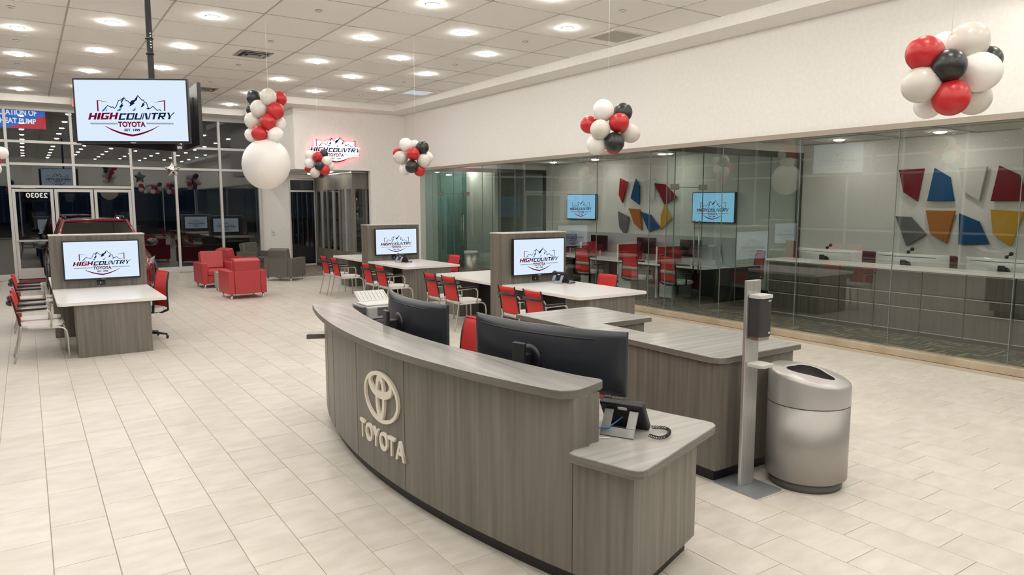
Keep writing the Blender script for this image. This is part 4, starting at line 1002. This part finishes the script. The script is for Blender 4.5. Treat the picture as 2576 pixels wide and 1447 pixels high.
for z in (1.05, 1.5, 1.95): MB().box(.06, .06, z, x1-.05, y1-.05, z+.012).obj('glass_shelf', 'gl_part', dc)
gold = P('gold_plate', (.75, .5, .12), .25, 1.)
for k, (yy, z, m) in enumerate([(.25, 1.963, gold), (.55, 1.963, gold), (.22, 1.513, 'alum'), (.36, 1.513, 'alum'), (.5, 1.513, 'alum'), (1.4, 1.063, 'chrome'), (2.4, .605, 'chrome'), (2.0, 1.513, 'alum')]):
    t = thing('trophy', ['slim gold trophy on the top shelf of the display case', 'silver bottle-like award on a shelf of the display case'][0 if k < 2 else 1], 'trophy', (8.18, 20.0+yy, z), group='awards in the display case')
    MB().box(-.04, -.04, 0, .04, .04, .03).obj('base', 'kick', t); MB().lathe([(.02, .03), (.012, .08), (.035, .16), (.03, .22), (.012, .26)], 12).obj('figure', m, t)
for y in (20.6, 22.3): dup(ol, (7.5, y, 2.979), 0, 'round white downlight recessed in the low ceiling of the display nook')
# ---- lit logo sign
SG = [(272, 128), (300, 140), (385, 152), (435, 122), (470, 140), (512, 108), (562, 152), (675, 148), (672, 198), (742, 222), (712, 247), (720, 302), (650, 304), (590, 335), (500, 362), (400, 335), (330, 300), (240, 285), (225, 262), (245, 235), (228, 200), (272, 203)]
ss = 240/965
poly = [at_y(720+x*ss, 320+y*ss, 19.7) for x, y in SG]; sx, sz = 7.32, 3.52
sg = thing('wall_sign', 'white lit shield sign with mountain logo and red halo on the end wall', 'sign', (sx, 19.7, sz))
MB().prism([(p.x-sx, p.z-sz) for p in poly], -.115, -.06, axis='y').obj('face', emit('sign_face', (.93, .93, 1.), 1.55), sg)
MB().prism([((p.x-sx)*1.0, (p.z-sz)*1.0) for p in poly], -.06, -.045, axis='y').obj('halo_band', emit('red_halo', (1., .02, .06), 5.5), sg)
for x in (-.4, .4): MB().tube([(x, -.045, 0), (x, 0, 0)], .02).obj('standoff', 'blackm', sg)
a = link('sign_artwork', LOGO, sg); a.scale = (1.88, 1, 1.05); a.location = (.02, -.1158, .10)
# ---- small wall things
es = thing('exit_sign', 'red exit sign hanging from the soffit, half hidden by the hanging screen', 'exit sign', (at_y(180, 258, 22.36).x+.17, 22.36, at_y(180, 258, 22.36).z-.10))
MB().box(-.17, -.02, 0, .17, .02, .20, .004, 1).obj('housing', P('exit_housing', (.55, .50, .46), .4), es); MB().box(-.06, -.015, .20, .06, .015, CEIL-es.location.z-.001).obj('canopy', 'alum', es)
me = fit_verts(text_mesh('EXIT', 1, offset=.02), -.14, .14, .03, .17)
for v in me.vertices: v.co = Vector((v.co.x, -.0212, v.co.y))
me.materials.append(emit('exit_red', (1., .05, .04), 2.2)); link('exit_letters', me, es)
lsw = thing('light_switch', 'white switch box on the cream pillar by the display nook', 'light switch', (6.55, 23.34, 1.12))
MB().box(-.045, -.03, -.08, .045, -.0005, .08, .006).obj('cover', 'white_pl', lsw); MB().box(-.012, -.036, -.03, .012, -.0305, .03).obj('rocker', 'grey_pl', lsw)
# ---- LED billboard across the road
q0 = at_y(-190, 270, 62.); q1 = at_y(116, 323, 62.)
bb = thing('led_billboard', 'blue and red lit roadside billboard seen through the entrance glazing', 'billboard', (q1.x, 62, 0))
zt, zb = at_y(60, 266, 62.).z, at_y(60, 323, 62.).z; wl = q0.x-q1.x
MB().box(wl-.2, .05, zb-.2, .2, .6, zt+.2).obj('cabinet', 'blackm', bb)
MB().box(wl, 0, zb, 0, .05, zt).obj('face', emit('led_blue', (.02, .16, .75), 1.1), bb)
hh = zt-zb
MB().prism([(0, zb), (0, zb+hh*.62), (wl*.18, zb+hh*.25), (wl*.34, zb)], -.02, -.005, axis='y').obj('red_corner', emit('led_red', (.75, .03, .07), 1.), bb)
lw_ = emit('led_white', (.9, .93, 1.), 1.3)
for body, x0, x1_, a0, a1 in (('INSTALLATION OF', -.56, -.075, .56, .84), ('HEAT PUMP', -.40, -.085, .20, .44)):
    me = fit_verts(text_mesh(body, 1, offset=.03), -wl*x0, -wl*x1_, zb+hh*a0, zb+hh*a1)
    for v in me.vertices: v.co = Vector((-abs(v.co.x), -.03, v.co.y))
    me.materials.append(lw_); link('lettering', me, bb)
for x in (wl*.2, wl*.8): MB().box(x-.3, .1, -.14, x+.3, .6, zb).obj('mast', 'blackm', bb)

# ================================================================== OFFICES BEHIND THE GLASS
tv('wall screen with mountain logo behind the workstations at the far end of the office', 'screen', (13.449, 16.10, 1.93), -PI/2, 1.30, .73, 'wall_screen', scr='screen_dim', depth=.09)
tv('wall screen with mountain logo behind the glass swing door', 'screen', (13.449, 11.27, 1.92), -PI/2, 1.26, .72, 'wall_screen', scr='screen_dim', depth=.09)
def felt(c): return noisy('felt_%d' % int(c[0]*1000+c[2]*100), c, tuple(v*1.12 for v in c), (1, 1, 1), .85, 150., 1, .1)
maroon, blue, white, grey, orange, yellow, red = (.19, .008, .016), (.008, .075, .20), (.62, .60, .56), (.15, .15, .155), (.42, .15, .03), (.55, .30, .03), (.34, .012, .022)
def art(ox, oy, s, pts, c, label):
    P3 = [at_x(ox+x*s, oy+y*s, 13.39) for x, y in pts]; cy = sum(p.y for p in P3)/len(P3); cz = sum(p.z for p in P3)/len(P3)
    t = thing('wall_art_panel', label, 'wall art', (13.449, cy, cz), group='felt wall panels in the offices')
    MB().prism([(p.y-cy, p.z-cz) for p in P3], -.075, -.03, .004, axis='x').obj('felt_face', felt(c), t)
    MB().box(-.03, -.06, -.06, 0, .06, .06).obj('wall_spacer', 'white_pl', t)
s4 = 376/1700
for pts, c, lb in [([(280, 215), (565, 200), (490, 572), (330, 468)], maroon, 'maroon felt panel of kite shape at the top of the credenza office wall'), ([(685, 195), (858, 298), (905, 570), (600, 570)], blue, 'blue felt panel standing upright in the top row of the credenza office wall'),
                   ([(965, 195), (1283, 175), (1192, 570), (1010, 460)], white, 'white felt panel on the credenza office wall'), ([(1420, 165), (1645, 270), (1765, 570), (1322, 572)], maroon, 'maroon felt panel with flat base beside the white one'),
                   ([(240, 742), (415, 750), (588, 950), (365, 1082)], grey, 'grey felt panel low on the credenza office wall'), ([(585, 675), (917, 680), (820, 1052), (635, 938)], orange, 'orange felt panel in the lower row of the credenza office wall'),
                   ([(963, 710), (1188, 805), (1300, 1055), (957, 1063)], blue, 'blue felt panel with flat base in the lower row between orange and yellow'), ([(1322, 665), (1710, 690), (1550, 1085), (1348, 948)], yellow, 'yellow felt panel in the lower row of the credenza office wall')]:
    art(2200, 380, s4, pts, c, lb)
s6 = 600/2576
for pts, c, lb in [([(258, 510), (340, 550), (282, 775), (245, 690)], red, 'narrow bright red felt panel behind the workstations'), ([(427, 515), (468, 600), (465, 795), (372, 725)], blue, 'narrow blue felt panel beside the red one behind the workstations'),
                   ([(628, 563), (745, 575), (873, 715), (738, 792)], maroon, 'maroon felt panel behind the glass swing door edge'), ([(236, 867), (355, 930), (335, 1050), (312, 1125), (252, 1040)], grey, 'grey felt panel behind the workstations'),
                   ([(352, 835), (472, 845), (492, 1072), (410, 1000)], orange, 'orange felt panel behind the workstations'), ([(480, 872), (585, 905), (690, 1045), (570, 1090)], blue, 'broad blue felt panel between orange and yellow behind the workstations'),
                   ([(740, 795), (815, 945), (695, 1065), (700, 900)], yellow, 'yellow felt panel behind the workstations'), ([(520, 540), (632, 505), (628, 755), (560, 700)], white, 'white felt panel behind the workstations')]:
    art(1500, 330, s6, pts, c, lb)
# ---- credenza with white top
cz = thing('credenza', 'long dark wood credenza with white top behind the office glass', 'credenza', (11.1, 0, 0))
YG = [1.6, 2.25, 2.9, 3.5, 4.12, 4.74, 5.35, 6.07, 6.67, 7.44, 8.04]
MB().box(.02, YG[0], .0, .48, YG[-1], .06).obj('toe_kick', 'kick', cz); MB().box(.02, YG[0], .06, .50, YG[-1], .985).obj('carcass', 'kick', cz)
for a, b_ in zip(YG[:-1], YG[1:]):
    for z0, z1 in ((.075, .425), (.440, .640), (.655, .98)):
        d = MB().box(0, a+.008, z0, .019, b_-.008, z1).obj('door_front', 'wood_dark', cz)
        MB().box(-.006, a+.01, z1-.012, .0, b_-.01, z1).obj('edge_pull', P('pull_alum', (.50, .48, .42), .35, .3), d)
    MB().box(-.004, a+.01, .062, .002, b_-.01, .074).obj('edge_pull', P('pull_alum', (.5, .48, .42), .35, .3), cz)
MB().box(-.03, YG[0]-.02, .986, .52, YG[-1]+.06, 1.022, .004, 1).obj('counter_top', 'white_top', cz)
wdk = thing('office_desk', 'white desk run behind the credenza', 'desk', (11.62, 0, 0))
MB().box(0.02, 1.6, .70, .75, 8.1, .735).obj('desk_top', 'white_top', wdk)
for y in (1.7, 4.3, 7.9): MB().box(.1, y, 0, .65, y+.04, .699).obj('desk_panel', 'grey_pl', wdk)
wsh = P('glossy_white_shell', (.72, .71, .68), .15)
for (a, b_, lb) in [(8.02, 6.83, 'white backed curved monitor at the partition end of the credenza'), (6.58, 5.40, 'white backed curved monitor in the middle of the credenza'), (5.16, 3.98, 'white backed curved monitor farthest from the glass partition')]:
    monitor(lb, (12.02, a), (12.02, b_), 1.190, .37, .7355, wsh, 'black', group='white monitors behind the credenza')
    wc = thing('webcam', 'small round black webcam on top of a white monitor', 'webcam', (11.915, (a+b_)/2, 1.191), group='webcams on the white monitors')
    MB().ball((0, 0, .028), .027).obj('lens_body', 'black', wc); MB().ball((.03, -.045, .075), .03).obj('camera_head', 'black', wc); MB().tube([(0, 0, .03), (.03, -.045, .07)], .008).obj('neck', 'black', wc)
for y, lb in ((7.22, 'dark high-backed chair behind the partition end of the credenza'), (5.90, 'dark high-backed chair behind the middle of the credenza')):
    t = thing('desk_chair', lb, 'office chair', (12.65, y, 0)); MB().prism(rrect(-.24, -.25, .24, .25, .08), .45, .53, .02).obj('seat', 'grey_vinyl', t)
    MB().box(.20, -.24, .50, .28, .24, 1.13, .04, 3).obj('backrest', P('oxblood', (.09, .02, .025), .6), t); MB().lathe([(.28, 0), (.28, .05), (.03, .08), (.03, .449)], 16).obj('pedestal', 'black', t)
# ---- workstation bench
wb = thing('workstation_bench', 'white bench of workstations with red dividers and frosted screens', 'workstation', (11.0, 9.3, 0))
MB().box(0, 0, .705, 1.5, 6.2, .738, .003, 1).obj('bench_top', 'white_top', wb)
MB().box(.74, 0, .739, .765, 6.2, 1.32).obj('frosted_screen', 'frost', wb)
MB().box(-.32, -.04, .06, 1.5, -.01, .735).obj('end_panel', P('black_gloss', (.012, .014, .013), .18), wb)
for k, y in enumerate((1.42, 2.62, 3.92, 5.2)):
    d = MB().box(.0, y, .739, .735, y+.03, 1.10).obj('divider', 'red_office', wb); MB().box(-.008, y-.004, .739, -.0, y+.034, 1.108).obj('divider_trim', 'white_pl', d)
    MB().box(.10, y+.1, 0, .14, y+.14, .704).obj('leg', 'white_pl', wb)
for y in (.55, 1.9, 3.1, 4.4):
    MB().box(.70, y, .2, .72, y+1.0, .70).obj('modesty_panel', 'red_office', wb)
for k, (y, lb) in enumerate(((.95, 'white pedestal drawers under the bench by the glass partition'), (2.2, 'white pedestal drawers under the middle of the bench'), (3.55, 'white pedestal drawers under the far half of the bench'), (4.9, 'white pedestal drawers at the far end of the bench'))):
    t = thing('pedestal_drawers', lb, 'drawer unit', (11.0, 9.3+y, 0)); MB().box(.02, 0, .05, .55, .40, .68).obj('case', 'ltgrey_pl', t)
    for z0, z1 in ((.06, .36), (.37, .52), (.53, .67)): d = MB().box(.0, .01, z0, .019, .39, z1).obj('drawer', 'ltgrey_pl', t); MB().box(-.008, .14, z1-.05, -.0, .26, z1-.035).obj('handle', 'steel', d)
    for yy in (.06, .34): MB().lathe([(.02, 0), (.02, .049)], 10, (.1, yy, 0)).lathe([(.02, 0), (.02, .049)], 10, (.45, yy, 0)).obj('caster_pair', 'black', t)
for y, lb in ((13.15, 'black flat monitor at the far workstation'), (11.55, 'black flat monitor at the second workstation from the glass partition'), (10.25, 'black flat monitor nearest the glass partition facing the showroom'), (14.3, 'black flat monitor at the hidden end of the bench')):
    t = thing('desk_monitor', lb, 'monitor', (11.50, y, .739)); MB().box(-.02, -.29, .16, .02, .29, .52, .006).obj('casing', 'black', t); MB().box(-.0215, -.28, .175, -.0195, .28, .51).obj('panel', P('dark_lcd', (.01, .01, .012), .15), t)
    MB().tube([(.03, 0, 0), (.03, 0, .35)], .02).obj('column', 'ltgrey_pl', t); MB().prism(rrect(-.1, -.12, .12, .12, .03), 0, .012).obj('foot', 'ltgrey_pl', t)
    kb = thing('keyboard', 'black keyboard on the white bench', 'keyboard', (11.18, y, .739), group='keyboards on the bench'); MB().box(-.07, -.22, 0, .07, .22, .018, .004, 1).obj('key_bed', 'black', kb); MB().box(-.06, -.21, .0185, .06, .21, .022).obj('keys', 'blackm', kb)
t = thing('desk_monitor', 'tilted flat monitor with silver frame on the end desk by the glass partition', 'monitor', (11.95, 9.75, .739), .6); Rm = Matrix.Rotation(math.radians(-12), 4, 'X')
MB().box(-.28, -.02, .06, .28, .02, .46, .004, 1, Rm).obj('casing', 'ltgrey_pl', t); MB().box(-.265, -.0215, .075, .265, -.0195, .445, mat=Rm).obj('panel', P('dark_lcd', (.01, .01, .012), .15), t); MB().tube([(-.2, .0, 0), (-.18, .0, .08)], .01).tube([(.2, .0, 0), (.18, .0, .08)], .01).obj('feet', 'ltgrey_pl', t)
ot = make_task('red mesh office chair at the far visible workstation', 'red mesh office chairs at the bench', True); ot.location = (10.76, 12.62, 0); ot.rotation_euler = (0, 0, -PI/2+.12)
for x, y, r, lb in ((10.74, 11.02, .05, 'red mesh office chair in the middle of the bench'), (10.72, 9.88, -.08, 'red mesh office chair seen through both panes next to the glass door'), (10.70, 13.86, .1, 'red mesh office chair mostly hidden by the pod media wall')): dup(ot, (x, y, 0), -PI/2+r, lb)
dup(ot, (12.72, 9.75, 0), PI/2-.5, 'red mesh office chair behind the black end panel by the glass partition')
wbn = thing('steel_bin', 'slim steel waste bin with a clear bag by the far office glass', 'waste bin', (10.35, 17.3, 0))
MB().lathe([(.17, 0), (.18, .02), (.19, .66)], 28).obj('body', 'steel', wbn); MB().lathe([(.195, .60), (.205, .66), (.20, .70), (.185, .68)], 28).obj('bin_bag', P('clear_bag', (.6, .62, .62), .2), wbn)
